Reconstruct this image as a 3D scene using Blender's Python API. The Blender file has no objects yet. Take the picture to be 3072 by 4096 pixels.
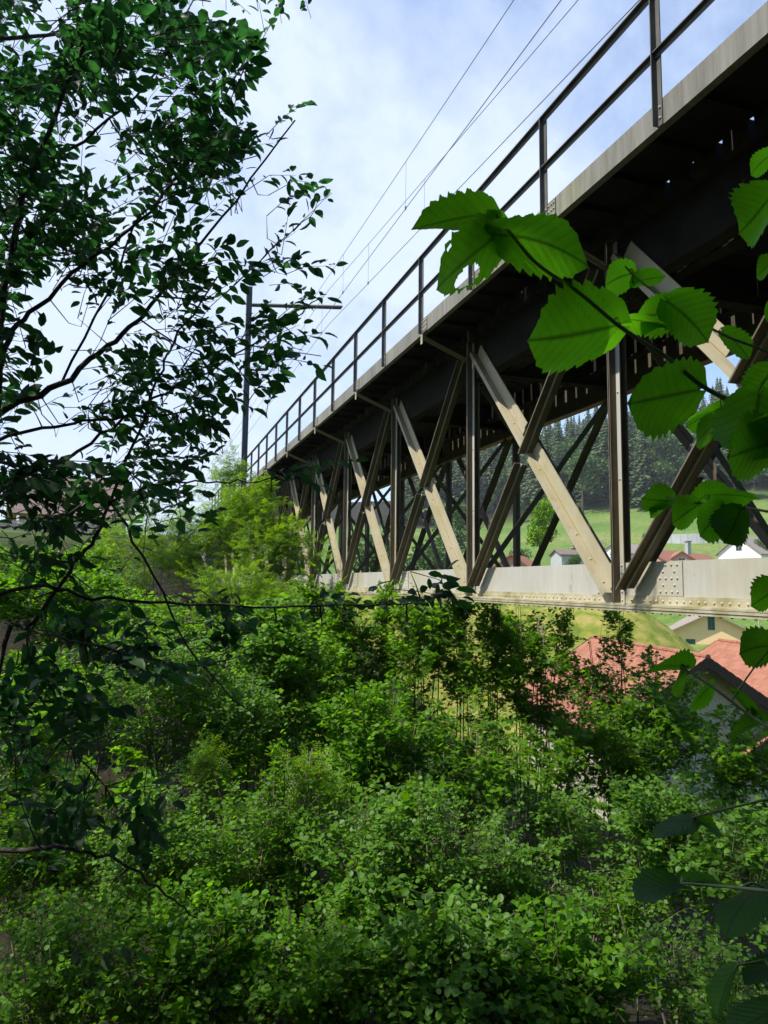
import bpy, math, random
import numpy as np
from mathutils import Vector, Matrix

# ------------------------------------------------------------------ camera, sky, sun, exposure
C = bpy.context.scene.collection
SC = bpy.context.scene
rng = np.random.default_rng(7)
random.seed(7)

F_PX, W_PX, H_PX = 2841.0, 3072.0, 4096.0
YAW, PITCH, ROLL = -0.3290, 0.1007, 0.0111


def cam_axes():
    cy, sy, cp, sp = math.cos(YAW), math.sin(YAW), math.cos(PITCH), math.sin(PITCH)
    f = np.array([-sy * cp, cy * cp, sp])
    r = np.array([cy, sy, 0.0])
    u = np.cross(r, f)
    cr, sr = math.cos(ROLL), math.sin(ROLL)
    return cr * r + sr * u, -sr * r + cr * u, f


CR, CU, CF = cam_axes()
cam = bpy.data.cameras.new('camera')
cam.sensor_fit = 'VERTICAL'
cam.sensor_height = 34.6
cam.sensor_width = 34.6 * 0.75
cam.lens = 34.6 * F_PX / H_PX
cam.clip_start = 0.05
cam.clip_end = 6000
camo = bpy.data.objects.new('camera', cam)
C.objects.link(camo)
camo.matrix_world = Matrix(((CR[0], CU[0], -CF[0], 0), (CR[1], CU[1], -CF[1], 0), (CR[2], CU[2], -CF[2], 0), (0, 0, 0, 1)))
SC.camera = camo

SUN = np.array([-0.53, 0.025, 0.847])
SUN /= np.linalg.norm(SUN)
EXPOSURE = 0.40
SKY_STRENGTH = 0.15
SUN_STRENGTH = 5.0

world = bpy.data.worlds.new('World')
SC.world = world
world.use_nodes = True
wn, wl = world.node_tree.nodes, world.node_tree.links
wn.clear()
w_out = wn.new('ShaderNodeOutputWorld')
w_bg = wn.new('ShaderNodeBackground')
w_bg.inputs['Strength'].default_value = SKY_STRENGTH
sky = wn.new('ShaderNodeTexSky')
sky.sky_type = 'NISHITA'
sky.sun_disc = False
sky.sun_elevation = math.asin(SUN[2])
sky.sun_rotation = math.atan2(SUN[0], SUN[1])
sky.altitude = 600
sky.air_density = 1.0
sky.dust_density = 0.0
sky.ozone_density = 3.0
tc = wn.new('ShaderNodeTexCoord')
mp = wn.new('ShaderNodeMapping')
mp.inputs['Scale'].default_value = (1.0, 1.0, 1.3)
mp.inputs['Rotation'].default_value = (0.2, 0.5, 0.9)
nz = wn.new('ShaderNodeTexNoise')
nz.inputs['Scale'].default_value = 1.7
nz.inputs['Detail'].default_value = 9
nz.inputs['Roughness'].default_value = 0.62
nz.inputs['Distortion'].default_value = 0.15
rp = wn.new('ShaderNodeValToRGB')
rp.color_ramp.elements[0].position = 0.36
rp.color_ramp.elements[0].color = (0.0, 0.0, 0.0, 1)
rp.color_ramp.elements[1].position = 0.66
rp.color_ramp.elements[1].color = (0.95, 0.95, 0.95, 1)
mixc = wn.new('ShaderNodeMix')
mixc.data_type = 'RGBA'
mixc.inputs[7].default_value = (4.35, 5.0, 6.3, 1)      # thin bright cloud
wl.new(tc.outputs['Generated'], mp.inputs['Vector'])
wl.new(mp.outputs['Vector'], nz.inputs['Vector'])
vd = wn.new('ShaderNodeVectorMath')          # thicker cloud veil on the sunny side
vd.operation = 'DOT_PRODUCT'
vd.inputs[1].default_value = (-0.80, 0.42, -0.42)
mr_ = wn.new('ShaderNodeMapRange')
mr_.inputs['From Min'].default_value = -0.75
mr_.inputs['From Max'].default_value = 0.35
mr_.inputs['To Min'].default_value = -0.13
mr_.inputs['To Max'].default_value = 0.14
adn = wn.new('ShaderNodeMath')
adn.operation = 'ADD'
wl.new(tc.outputs['Generated'], vd.inputs[0])
wl.new(vd.outputs['Value'], mr_.inputs[0])
wl.new(nz.outputs['Fac'], adn.inputs[0])
wl.new(mr_.outputs[0], adn.inputs[1])
wl.new(adn.outputs[0], rp.inputs['Fac'])
wl.new(rp.outputs['Color'], mixc.inputs[0])
hs_ = wn.new('ShaderNodeHueSaturation')
hs_.inputs['Saturation'].default_value = 1.22
hs_.inputs['Value'].default_value = 1.18
wl.new(sky.outputs['Color'], hs_.inputs['Color'])
wl.new(hs_.outputs['Color'], mixc.inputs[6])
wl.new(mixc.outputs[2], w_bg.inputs['Color'])
wl.new(w_bg.outputs['Background'], w_out.inputs['Surface'])

sun = bpy.data.lights.new('sun', 'SUN')
sun.energy = SUN_STRENGTH
sun.angle = math.radians(0.53)
sun.color = (1.0, 0.95, 0.86)
suno = bpy.data.objects.new('sun', sun)
C.objects.link(suno)
suno.rotation_euler = Vector(SUN).to_track_quat('Z', 'Y').to_euler()
SC.view_settings.view_transform = 'Standard'
SC.view_settings.look = 'None'
SC.view_settings.exposure = EXPOSURE
SC.view_settings.gamma = 1.0
SC.view_settings.use_curve_mapping = False
SC.render.engine = 'CYCLES'
SC.cycles.max_bounces = 6
SC.cycles.diffuse_bounces = 3
SC.cycles.glossy_bounces = 2
SC.cycles.transmission_bounces = 3
SC.cycles.caustics_reflective = False
SC.cycles.caustics_refractive = False


def P(px, py, depth):
    """Point of the place seen at photo pixel (1659-wide picture units) at a distance along the view axis."""
    k = 3072.0 / 1659.0
    x, y = px * k, py * k
    return depth * (CF + (x - W_PX / 2) / F_PX * CR + (H_PX / 2 - y) / F_PX * CU)


def to_px(p):
    p = np.asarray(p)
    z = p @ CF
    k = 1659.0 / 3072.0
    return (W_PX / 2 + F_PX * (p @ CR) / z) * k, (H_PX / 2 - F_PX * (p @ CU) / z) * k, z


# ------------------------------------------------------------------ materials
MATS = {}


def new_mat(name):
    m = bpy.data.materials.new(name)
    m.use_nodes = True
    m.node_tree.nodes.clear()
    MATS[name] = m
    return m, m.node_tree.nodes, m.node_tree.links


def surf(name, col, col2=None, scale=4.0, rough=0.7, bump=0.0, stretch=(1, 1, 1), spec=0.3, metal=0.0, detail=6, lo=0.35, hi=0.65,
         col3=None, scale3=1.0, lo3=0.55, hi3=0.7, streak=0.0, rust=0.0):
    """Two or three mottled colours, with fine relief."""
    m, n, l = new_mat(name)
    out = n.new('ShaderNodeOutputMaterial')
    b = n.new('ShaderNodeBsdfPrincipled')
    b.inputs['Roughness'].default_value = rough
    b.inputs['Specular IOR Level'].default_value = spec
    b.inputs['Metallic'].default_value = metal
    l.new(b.outputs[0], out.inputs[0])
    g = n.new('ShaderNodeNewGeometry')
    mpn = n.new('ShaderNodeMapping')
    mpn.inputs['Scale'].default_value = stretch
    l.new(g.outputs['Position'], mpn.inputs[0])
    no = n.new('ShaderNodeTexNoise')
    no.inputs['Scale'].default_value = scale
    no.inputs['Detail'].default_value = detail
    no.inputs['Roughness'].default_value = 0.65
    l.new(mpn.outputs[0], no.inputs['Vector'])
    r = n.new('ShaderNodeValToRGB')
    r.color_ramp.elements[0].position = lo
    r.color_ramp.elements[1].position = hi
    r.color_ramp.elements[0].color = (*col, 1)
    r.color_ramp.elements[1].color = (*(col2 or col), 1)
    l.new(no.outputs['Fac'], r.inputs[0])
    last = r.outputs[0]
    if col3:
        n3 = n.new('ShaderNodeTexNoise')
        n3.inputs['Scale'].default_value = scale3
        n3.inputs['Detail'].default_value = 5
        l.new(g.outputs['Position'], n3.inputs['Vector'])
        r3 = n.new('ShaderNodeValToRGB')
        r3.color_ramp.elements[0].position = lo3
        r3.color_ramp.elements[1].position = hi3
        l.new(n3.outputs['Fac'], r3.inputs[0])
        mx = n.new('ShaderNodeMix')
        mx.data_type = 'RGBA'
        l.new(r3.outputs[0], mx.inputs[0])
        l.new(last, mx.inputs[6])
        mx.inputs[7].default_value = (*col3, 1)
        last = mx.outputs[2]
    for amount, sc_, st_, c_dark, l0, l1 in ((streak, 13.0, (1, 1, 0.05), (0.62, 0.60, 0.53, 1), 0.40, 0.66), (rust, 5.0, (1, 1, 0.7), (0.42, 0.25, 0.13, 1), 0.60, 0.74)):
        if not amount:
            continue
        ms = n.new('ShaderNodeMapping')
        ms.inputs['Scale'].default_value = st_
        l.new(g.outputs['Position'], ms.inputs[0])
        ns = n.new('ShaderNodeTexNoise')
        ns.inputs['Scale'].default_value = sc_
        ns.inputs['Detail'].default_value = 7
        ns.inputs['Roughness'].default_value = 0.7
        l.new(ms.outputs[0], ns.inputs['Vector'])
        rs = n.new('ShaderNodeValToRGB')
        rs.color_ramp.elements[0].position = l0
        rs.color_ramp.elements[1].position = l1
        rs.color_ramp.elements[0].color = (1, 1, 1, 1)
        rs.color_ramp.elements[1].color = c_dark
        l.new(ns.outputs['Fac'], rs.inputs[0])
        mm = n.new('ShaderNodeMix')
        mm.data_type = 'RGBA'
        mm.blend_type = 'MULTIPLY'
        mm.inputs[0].default_value = amount
        l.new(last, mm.inputs[6])
        l.new(rs.outputs[0], mm.inputs[7])
        last = mm.outputs[2]
    l.new(last, b.inputs['Base Color'])
    if bump:
        bp = n.new('ShaderNodeBump')
        bp.inputs['Strength'].default_value = bump
        bp.inputs['Distance'].default_value = 0.02
        nb = n.new('ShaderNodeTexNoise')
        nb.inputs['Scale'].default_value = scale * 7
        nb.inputs['Detail'].default_value = 4
        l.new(g.outputs['Position'], nb.inputs['Vector'])
        l.new(nb.outputs['Fac'], bp.inputs['Height'])
        l.new(bp.outputs[0], b.inputs['Normal'])
    return m


def leaf_mat(name, a, b_, trans, tmix=0.42, rough=0.42, spec=0.45, vein=None):
    """Thin leaf: base colour varies from leaf to leaf, part of the light passes through."""
    m, n, l = new_mat(name)
    out = n.new('ShaderNodeOutputMaterial')
    pb = n.new('ShaderNodeBsdfPrincipled')
    pb.inputs['Roughness'].default_value = rough
    pb.inputs['Specular IOR Level'].default_value = spec
    tr = n.new('ShaderNodeBsdfTranslucent')
    mix = n.new('ShaderNodeMixShader')
    mix.inputs[0].default_value = tmix
    g = n.new('ShaderNodeNewGeometry')
    oi = n.new('ShaderNodeObjectInfo')
    ad = n.new('ShaderNodeMath')
    ad.operation = 'ADD'
    fr = n.new('ShaderNodeMath')
    fr.operation = 'FRACT'
    l.new(g.outputs['Random Per Island'], ad.inputs[0])
    l.new(oi.outputs['Random'], ad.inputs[1])
    l.new(ad.outputs[0], fr.inputs[0])
    mx = n.new('ShaderNodeMix')
    mx.data_type = 'RGBA'
    mx.inputs[6].default_value = (*a, 1)
    mx.inputs[7].default_value = (*b_, 1)
    l.new(fr.outputs[0], mx.inputs[0])
    base = mx.outputs[2]
    t2 = n.new('ShaderNodeMix')
    t2.data_type = 'RGBA'
    t2.blend_type = 'MULTIPLY'
    t2.inputs[0].default_value = 1.0
    hs = n.new('ShaderNodeMapRange')
    hs.inputs['To Min'].default_value = 0.5
    hs.inputs['To Max'].default_value = 1.3
    l.new(fr.outputs[0], hs.inputs[0])
    t2.inputs[6].default_value = (*trans, 1)
    l.new(hs.outputs[0], t2.inputs[7])
    tcol = t2.outputs[2]
    if vein:
        at = n.new('ShaderNodeAttribute')
        at.attribute_name = 'vein'
        mv = n.new('ShaderNodeMix')
        mv.data_type = 'RGBA'
        l.new(at.outputs['Fac'], mv.inputs[0])
        l.new(base, mv.inputs[6])
        mv.inputs[7].default_value = (*vein, 1)
        base = mv.outputs[2]
        mv2 = n.new('ShaderNodeMix')
        mv2.data_type = 'RGBA'
        ml = n.new('ShaderNodeMath')
        ml.operation = 'MULTIPLY'
        ml.inputs[1].default_value = 0.8
        l.new(at.outputs['Fac'], ml.inputs[0])
        l.new(ml.outputs[0], mv2.inputs[0])
        l.new(tcol, mv2.inputs[6])
        mv2.inputs[7].default_value = (0.02, 0.06, 0.005, 1)
        tcol = mv2.outputs[2]
        no = n.new('ShaderNodeTexNoise')
        no.inputs['Scale'].default_value = 220
        no.inputs['Detail'].default_value = 3
        l.new(g.outputs['Position'], no.inputs['Vector'])
        bp = n.new('ShaderNodeBump')
        bp.inputs['Strength'].default_value = 0.35
        bp.inputs['Distance'].default_value = 0.002
        l.new(no.outputs['Fac'], bp.inputs['Height'])
        l.new(bp.outputs[0], pb.inputs['Normal'])
        n5 = n.new('ShaderNodeTexNoise')
        n5.inputs['Scale'].default_value = 35
        n5.inputs['Detail'].default_value = 5
        l.new(g.outputs['Position'], n5.inputs['Vector'])
        mr = n.new('ShaderNodeMapRange')
        mr.inputs['To Min'].default_value = 0.7
        mr.inputs['To Max'].default_value = 1.3
        l.new(n5.outputs['Fac'], mr.inputs[0])
        m5 = n.new('ShaderNodeMix')
        m5.data_type = 'RGBA'
        m5.blend_type = 'MULTIPLY'
        m5.inputs[0].default_value = 1
        l.new(tcol, m5.inputs[6])
        l.new(mr.outputs[0], m5.inputs[7])
        tcol = m5.outputs[2]
    l.new(base, pb.inputs['Base Color'])
    l.new(tcol, tr.inputs['Color'])
    l.new(pb.outputs[0], mix.inputs[1])
    l.new(tr.outputs[0], mix.inputs[2])
    l.new(mix.outputs[0], out.inputs[0])
    return m


cream = surf('cream_painted_steel', (0.45, 0.435, 0.375), (0.54, 0.53, 0.47), scale=1.6, rough=0.55, bump=0.05, stretch=(1, 1, 0.25), spec=0.35,
             col3=(0.43, 0.39, 0.24), scale3=1.1, lo3=0.52, hi3=0.78, streak=0.22, rust=0.5)
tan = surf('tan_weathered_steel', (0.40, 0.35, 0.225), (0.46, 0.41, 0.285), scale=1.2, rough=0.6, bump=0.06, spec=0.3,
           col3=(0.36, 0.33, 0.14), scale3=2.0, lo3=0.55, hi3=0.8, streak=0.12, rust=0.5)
olive_shade = surf('shaded_weathered_steel', (0.13, 0.108, 0.07), (0.19, 0.16, 0.11), scale=2.2, rough=0.5, bump=0.06, col3=(0.12, 0.10, 0.055), scale3=2.0, lo3=0.55, hi3=0.8, streak=0.12, rust=0.5)  # cream paint darkened to carry the members' shade; rust and streaks are wear
moss = surf('mossy_flange_steel', (0.38, 0.34, 0.20), (0.50, 0.46, 0.34), scale=5, rough=0.75, bump=0.15, col3=(0.25, 0.23, 0.09), scale3=4, lo3=0.48, hi3=0.7)
brown = surf('deep_shade_steel', (0.075, 0.062, 0.042), (0.12, 0.10, 0.07), scale=3, rough=0.55, bump=0.05)  # far truss and bracing: shade under the deck put into the colour
rivm = surf('rivet_steel', (0.40, 0.37, 0.28), (0.52, 0.49, 0.40), scale=9, rough=0.6)
fasc = surf('grey_fascia_steel', (0.20, 0.193, 0.165), (0.275, 0.265, 0.232), scale=2.5, rough=0.6, bump=0.06, stretch=(1, 1, 0.2),
            col3=(0.31, 0.31, 0.17), scale3=0.8, lo3=0.56, hi3=0.8, streak=0.9, rust=0.4)
shadesteel = surf('shade_black_steel', (0.014, 0.0135, 0.0115), (0.028, 0.026, 0.021), scale=2, rough=0.9, bump=0.08, spec=0.1)  # near-black colour stands in for the deep shade under the deck
timber = surf('dark_timber', (0.03, 0.026, 0.02), (0.06, 0.05, 0.04), scale=6, rough=0.9, bump=0.2)  # near-black brown, mottled at random
railgrey = surf('grey_handrail_steel', (0.11, 0.108, 0.10), (0.18, 0.175, 0.16), scale=3, rough=0.5)
mastm = surf('galvanised_mast', (0.07, 0.078, 0.085), (0.11, 0.12, 0.13), scale=2, rough=0.55)
wirem = surf('copper_wire', (0.10, 0.10, 0.10), (0.14, 0.14, 0.14), rough=0.4, metal=0.4)
bark = surf('grey_brown_bark', (0.045, 0.038, 0.03), (0.11, 0.1, 0.085), scale=22, rough=0.9, bump=0.5, stretch=(1, 1, 0.3))
stemb = surf('pale_bush_stem', (0.10, 0.085, 0.06), (0.24, 0.21, 0.16), scale=25, rough=0.85)
twigm = surf('green_twig', (0.10, 0.10, 0.05), (0.16, 0.17, 0.08), scale=30, rough=0.7)
soil = None

leaf_dark = leaf_mat('willow_leaf', (0.020, 0.050, 0.014), (0.035, 0.085, 0.02), (0.05, 0.22, 0.035), tmix=0.38, rough=0.5, spec=0.28)
leaf_haz = leaf_mat('hazel_leaf', (0.044, 0.145, 0.005), (0.115, 0.26, 0.009), (0.26, 0.56, 0.008), tmix=0.44, rough=0.5, spec=0.24)
leaf_pale = leaf_mat('pale_hazel_leaf', (0.052, 0.150, 0.014), (0.125, 0.26, 0.028), (0.26, 0.54, 0.02), tmix=0.42, rough=0.48, spec=0.30)
leaf_map = leaf_mat('maple_leaf', (0.042, 0.135, 0.005), (0.105, 0.23, 0.008), (0.26, 0.56, 0.008), tmix=0.44, rough=0.5, spec=0.24)
leaf_ash = leaf_mat('ash_leaf', (0.085, 0.19, 0.008), (0.15, 0.29, 0.012), (0.36, 0.60, 0.012), tmix=0.44, rough=0.5, spec=0.25)
leaf_big = leaf_mat('large_hazel_leaf', (0.022, 0.085, 0.014), (0.042, 0.13, 0.02), (0.17, 0.56, 0.008), tmix=0.62, rough=0.45, spec=0.4, vein=(0.05, 0.13, 0.03))
leaf_far = leaf_mat('broadleaf_far', (0.055, 0.118, 0.026), (0.11, 0.18, 0.042), (0.08, 0.18, 0.02), tmix=0.3, rough=0.6)
needle = leaf_mat('spruce_needles', (0.066, 0.108, 0.044), (0.11, 0.155, 0.060), (0.04, 0.07, 0.02), tmix=0.15, rough=0.7, spec=0.2)
tile_red = leaf_mat('red_clay_tile', (0.275, 0.112, 0.068), (0.355, 0.155, 0.10), (0, 0, 0), tmix=0.0, rough=0.8, spec=0.2)
roof_far = surf('far_clay_roof', (0.27, 0.11, 0.07), (0.36, 0.17, 0.11), scale=3.5, rough=0.85, stretch=(1, 1, 3))
roof_grey = surf('grey_brown_slate', (0.24, 0.20, 0.175), (0.33, 0.28, 0.25), scale=5, rough=0.85, bump=0.1)
roof_brown = surf('brown_roof', (0.15, 0.105, 0.09), (0.22, 0.16, 0.14), scale=4, rough=0.9, bump=0.1)
wall_cream = surf('cream_render', (0.80, 0.56, 0.30), (0.84, 0.61, 0.34), scale=3, rough=0.9)
wall_white = surf('white_render', (0.78, 0.78, 0.76), (0.82, 0.82, 0.8), scale=2, rough=0.9)
wall_beige = surf('beige_render', (0.45, 0.42, 0.34), (0.52, 0.49, 0.4), scale=2, rough=0.9)
wall_grey = surf('grey_boarding', (0.36, 0.37, 0.38), (0.48, 0.49, 0.5), scale=8, rough=0.8, stretch=(1, 1, 0.1))
wall_pink = surf('pink_render', (0.52, 0.27, 0.2), (0.58, 0.32, 0.24), scale=2, rough=0.9)
concrete = surf('stained_concrete', (0.35, 0.36, 0.36), (0.52, 0.53, 0.54), scale=1.0, rough=0.9, stretch=(1, 1, 0.15))
shutter = surf('green_shutter_paint', (0.012, 0.065, 0.05), (0.02, 0.09, 0.07), rough=0.5)
darkwood = surf('dark_stained_wood', (0.022, 0.017, 0.014), (0.04, 0.032, 0.026), scale=10, rough=0.8, bump=0.1)
woodlight = surf('sawn_timber', (0.36, 0.27, 0.19), (0.5, 0.4, 0.3), scale=6, rough=0.85)
glass = surf('window_glass', (0.03, 0.035, 0.045), (0.05, 0.055, 0.065), rough=0.1, spec=0.6)
framew = surf('window_frame_paint', (0.7, 0.7, 0.68), rough=0.6)
frameb = surf('grey_window_surround', (0.30, 0.30, 0.36), rough=0.7)
stone = surf('rubble_stone', (0.16, 0.15, 0.14), (0.30, 0.29, 0.27), scale=3, rough=0.95, bump=0.4)
porcelain = surf('brown_insulator', (0.10, 0.05, 0.03), rough=0.25, spec=0.6)


# ------------------------------------------------------------------ mesh helpers
class MB:
    """Collects boxes, prisms and tubes; build() links them as one mesh object."""

    def __init__(self):
        self.v, self.f = [], []

    def add(self, verts, faces):
        o = len(self.v)
        self.v.extend([tuple(float(c) for c in p) for p in verts])
        self.f.extend([tuple(i + o for i in f) for f in faces])

    def box(self, x0, x1, y0, y1, z0, z1):
        self.add([(x0, y0, z0), (x1, y0, z0), (x1, y1, z0), (x0, y1, z0), (x0, y0, z1), (x1, y0, z1), (x1, y1, z1), (x0, y1, z1)],
                 [(3, 2, 1, 0), (4, 5, 6, 7), (0, 1, 5, 4), (1, 2, 6, 5), (2, 3, 7, 6), (3, 0, 4, 7)])

    def bar(self, p0, p1, a, b, a0, a1, b0, b1):
        """Rectangular bar from p0 to p1; section spans a0..a1 along a and b0..b1 along b."""
        p0, p1, a, b = (np.asarray(q, float) for q in (p0, p1, a, b))
        vs = []
        for p in (p0, p1):
            vs += [p + a * a0 + b * b0, p + a * a1 + b * b0, p + a * a1 + b * b1, p + a * a0 + b * b1]
        if np.dot(np.cross(a, b), p1 - p0) < 0:
            fs = [(0, 1, 2, 3), (7, 6, 5, 4), (4, 5, 1, 0), (5, 6, 2, 1), (6, 7, 3, 2), (7, 4, 0, 3)]
        else:
            fs = [(3, 2, 1, 0), (4, 5, 6, 7), (0, 1, 5, 4), (1, 2, 6, 5), (2, 3, 7, 6), (3, 0, 4, 7)]
        self.add(vs, fs)

    def tube(self, pts, r0, r1, sides=6, cap=True):
        pts = np.asarray(pts, float)
        n = len(pts)
        d = np.gradient(pts, axis=0)
        d /= np.linalg.norm(d, axis=1)[:, None] + 1e-9
        up = np.array([0, 0, 1.0]) if abs(d[0][2]) < 0.9 else np.array([1.0, 0, 0])
        vs = []
        for i in range(n):
            s = np.cross(d[i], up)
            s /= np.linalg.norm(s) + 1e-9
            t = np.cross(s, d[i])
            r = r0 + (r1 - r0) * i / max(1, n - 1)
            for k in range(sides):
                an = 2 * math.pi * k / sides
                vs.append(pts[i] + r * (math.cos(an) * s + math.sin(an) * t))
        fs = []
        for i in range(n - 1):
            for k in range(sides):
                k2 = (k + 1) % sides
                fs.append((i * sides + k, i * sides + k2, (i + 1) * sides + k2, (i + 1) * sides + k))
        if cap:
            fs.append(tuple(range(sides - 1, -1, -1)))
            fs.append(tuple((n - 1) * sides + k for k in range(sides)))
        self.add(vs, fs)

    def poly(self, outline, d):
        """Prism from a planar outline extruded by vector d."""
        n = len(outline)
        o = [np.asarray(p, float) for p in outline]
        vs = o + [p + np.asarray(d, float) for p in o]
        self.add(vs, [tuple(range(n - 1, -1, -1)), tuple(range(n, 2 * n))] + [(i, (i + 1) % n, n + (i + 1) % n, n + i) for i in range(n)])

    def mesh(self, name, mat, origin=(0, 0, 0), smooth=False):
        v = np.asarray(self.v, float) - np.asarray(origin, float)
        me = bpy.data.meshes.new(name)
        me.from_pydata(v.tolist(), [], self.f)
        me.materials.append(mat)
        if smooth:
            me.polygons.foreach_set('use_smooth', [True] * len(me.polygons))
        return me

    def build(self, name, mat, parent=None, kind=None, smooth=False):
        origin = wloc(parent) if parent is not None else (0, 0, 0)
        o = bpy.data.objects.new(name, self.mesh(name, mat, origin, smooth))
        C.objects.link(o)
        if parent is not None:
            o.parent = parent
        if kind:
            o['kind'] = kind
        return o


WL = {}


def wloc(o):
    """World location of a builder's object (nothing that has children is ever rotated)."""
    p = np.zeros(3)
    while o is not None:
        p = p + np.array(o.location)
        o = o.parent
    return p


def thing(name, label, cat, loc=(0, 0, 0), group=None):
    o = bpy.data.objects.new(name, None)
    C.objects.link(o)
    o.location = [float(c) for c in loc]
    o.empty_display_size = 0.2
    o['label'] = label
    o['category'] = cat
    if group:
        o['group'] = group
    return o


def tag(o, label, cat, group=None):
    o['label'] = label
    o['category'] = cat
    if group:
        o['group'] = group
    return o


def np_mesh(name, verts, tris, mat, smooth=True):
    me = bpy.data.meshes.new(name)
    nv, nt = len(verts), len(tris)
    me.vertices.add(nv)
    me.vertices.foreach_set('co', np.ascontiguousarray(verts, np.float32).ravel())
    me.loops.add(nt * 3)
    me.loops.foreach_set('vertex_index', np.ascontiguousarray(tris, np.int32).ravel())
    me.polygons.add(nt)
    me.polygons.foreach_set('loop_start', np.arange(0, nt * 3, 3, dtype=np.int32))
    me.update(calc_edges=True)
    if smooth:
        me.polygons.foreach_set('use_smooth', np.ones(nt, bool))
    me.materials.append(mat)
    return me


def put(name, mesh, parent=None, loc=None, kind=None):
    o = bpy.data.objects.new(name, mesh)
    C.objects.link(o)
    if parent is not None:
        o.parent = parent
    if loc is not None:
        o.location = [float(c) for c in loc]
    if kind:
        o['kind'] = kind
    return o


def sstep(a, b, x):
    t = np.clip((np.asarray(x, float) - a) / (b - a), 0, 1)
    return t * t * (3 - 2 * t)


# ------------------------------------------------------------------ terrain
_RR = np.array([0, 2, 5, 9, 14, 22, 40, 75, 112, 132, 150, 170, 215, 260, 330, 430, 600, 1000, 3000], float)
_ZR = np.array([-1.65, -1.7, -3.6, -5.4, -7.0, -8.6, -9.8, -10.6, -10.8, -6.0, 1.0, 5.0, 15.5, 26.5, 52, 80, 80, 60, 60], float)
_RL = np.array([0, 2, 6, 11, 16, 22, 30, 60, 200, 600, 3000], float)
_ZL = np.array([-1.65, -1.9, -4.6, -4.8, -3.0, -.8, 1.9, 2.6, 4, 12, 60], float)


def ground(x, y):
    x, y = np.asarray(x, float), np.asarray(y, float)
    r = np.hypot(x, y)
    phi = np.degrees(np.arctan2(x, y))
    zr = np.interp(r, _RR, _ZR)
    zl = np.interp(r, _RL, _ZL)
    w = sstep(12, 3, phi) * sstep(-170, -120, phi)
    z = zr * (1 - w) + zl * w
    # the grassy mound beyond the red roofs
    mound = 9.3 * np.exp(-((r - 52) / 9.0) ** 2) * sstep(52, 36, phi) * sstep(8, 16, phi)
    z = z + mound
    # gentle unevenness of the slopes
    z = z + sstep(100, 200, r) * (1.6 * np.sin(x * 0.031 + 1.0) * np.cos(y * 0.027) + 0.7 * np.sin(x * 0.09 + y * 0.05))
    z = z - sstep(200, 400, r) * sstep(40, 20, phi) * 30 * sstep(-20, 0, phi)
    return z


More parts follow.
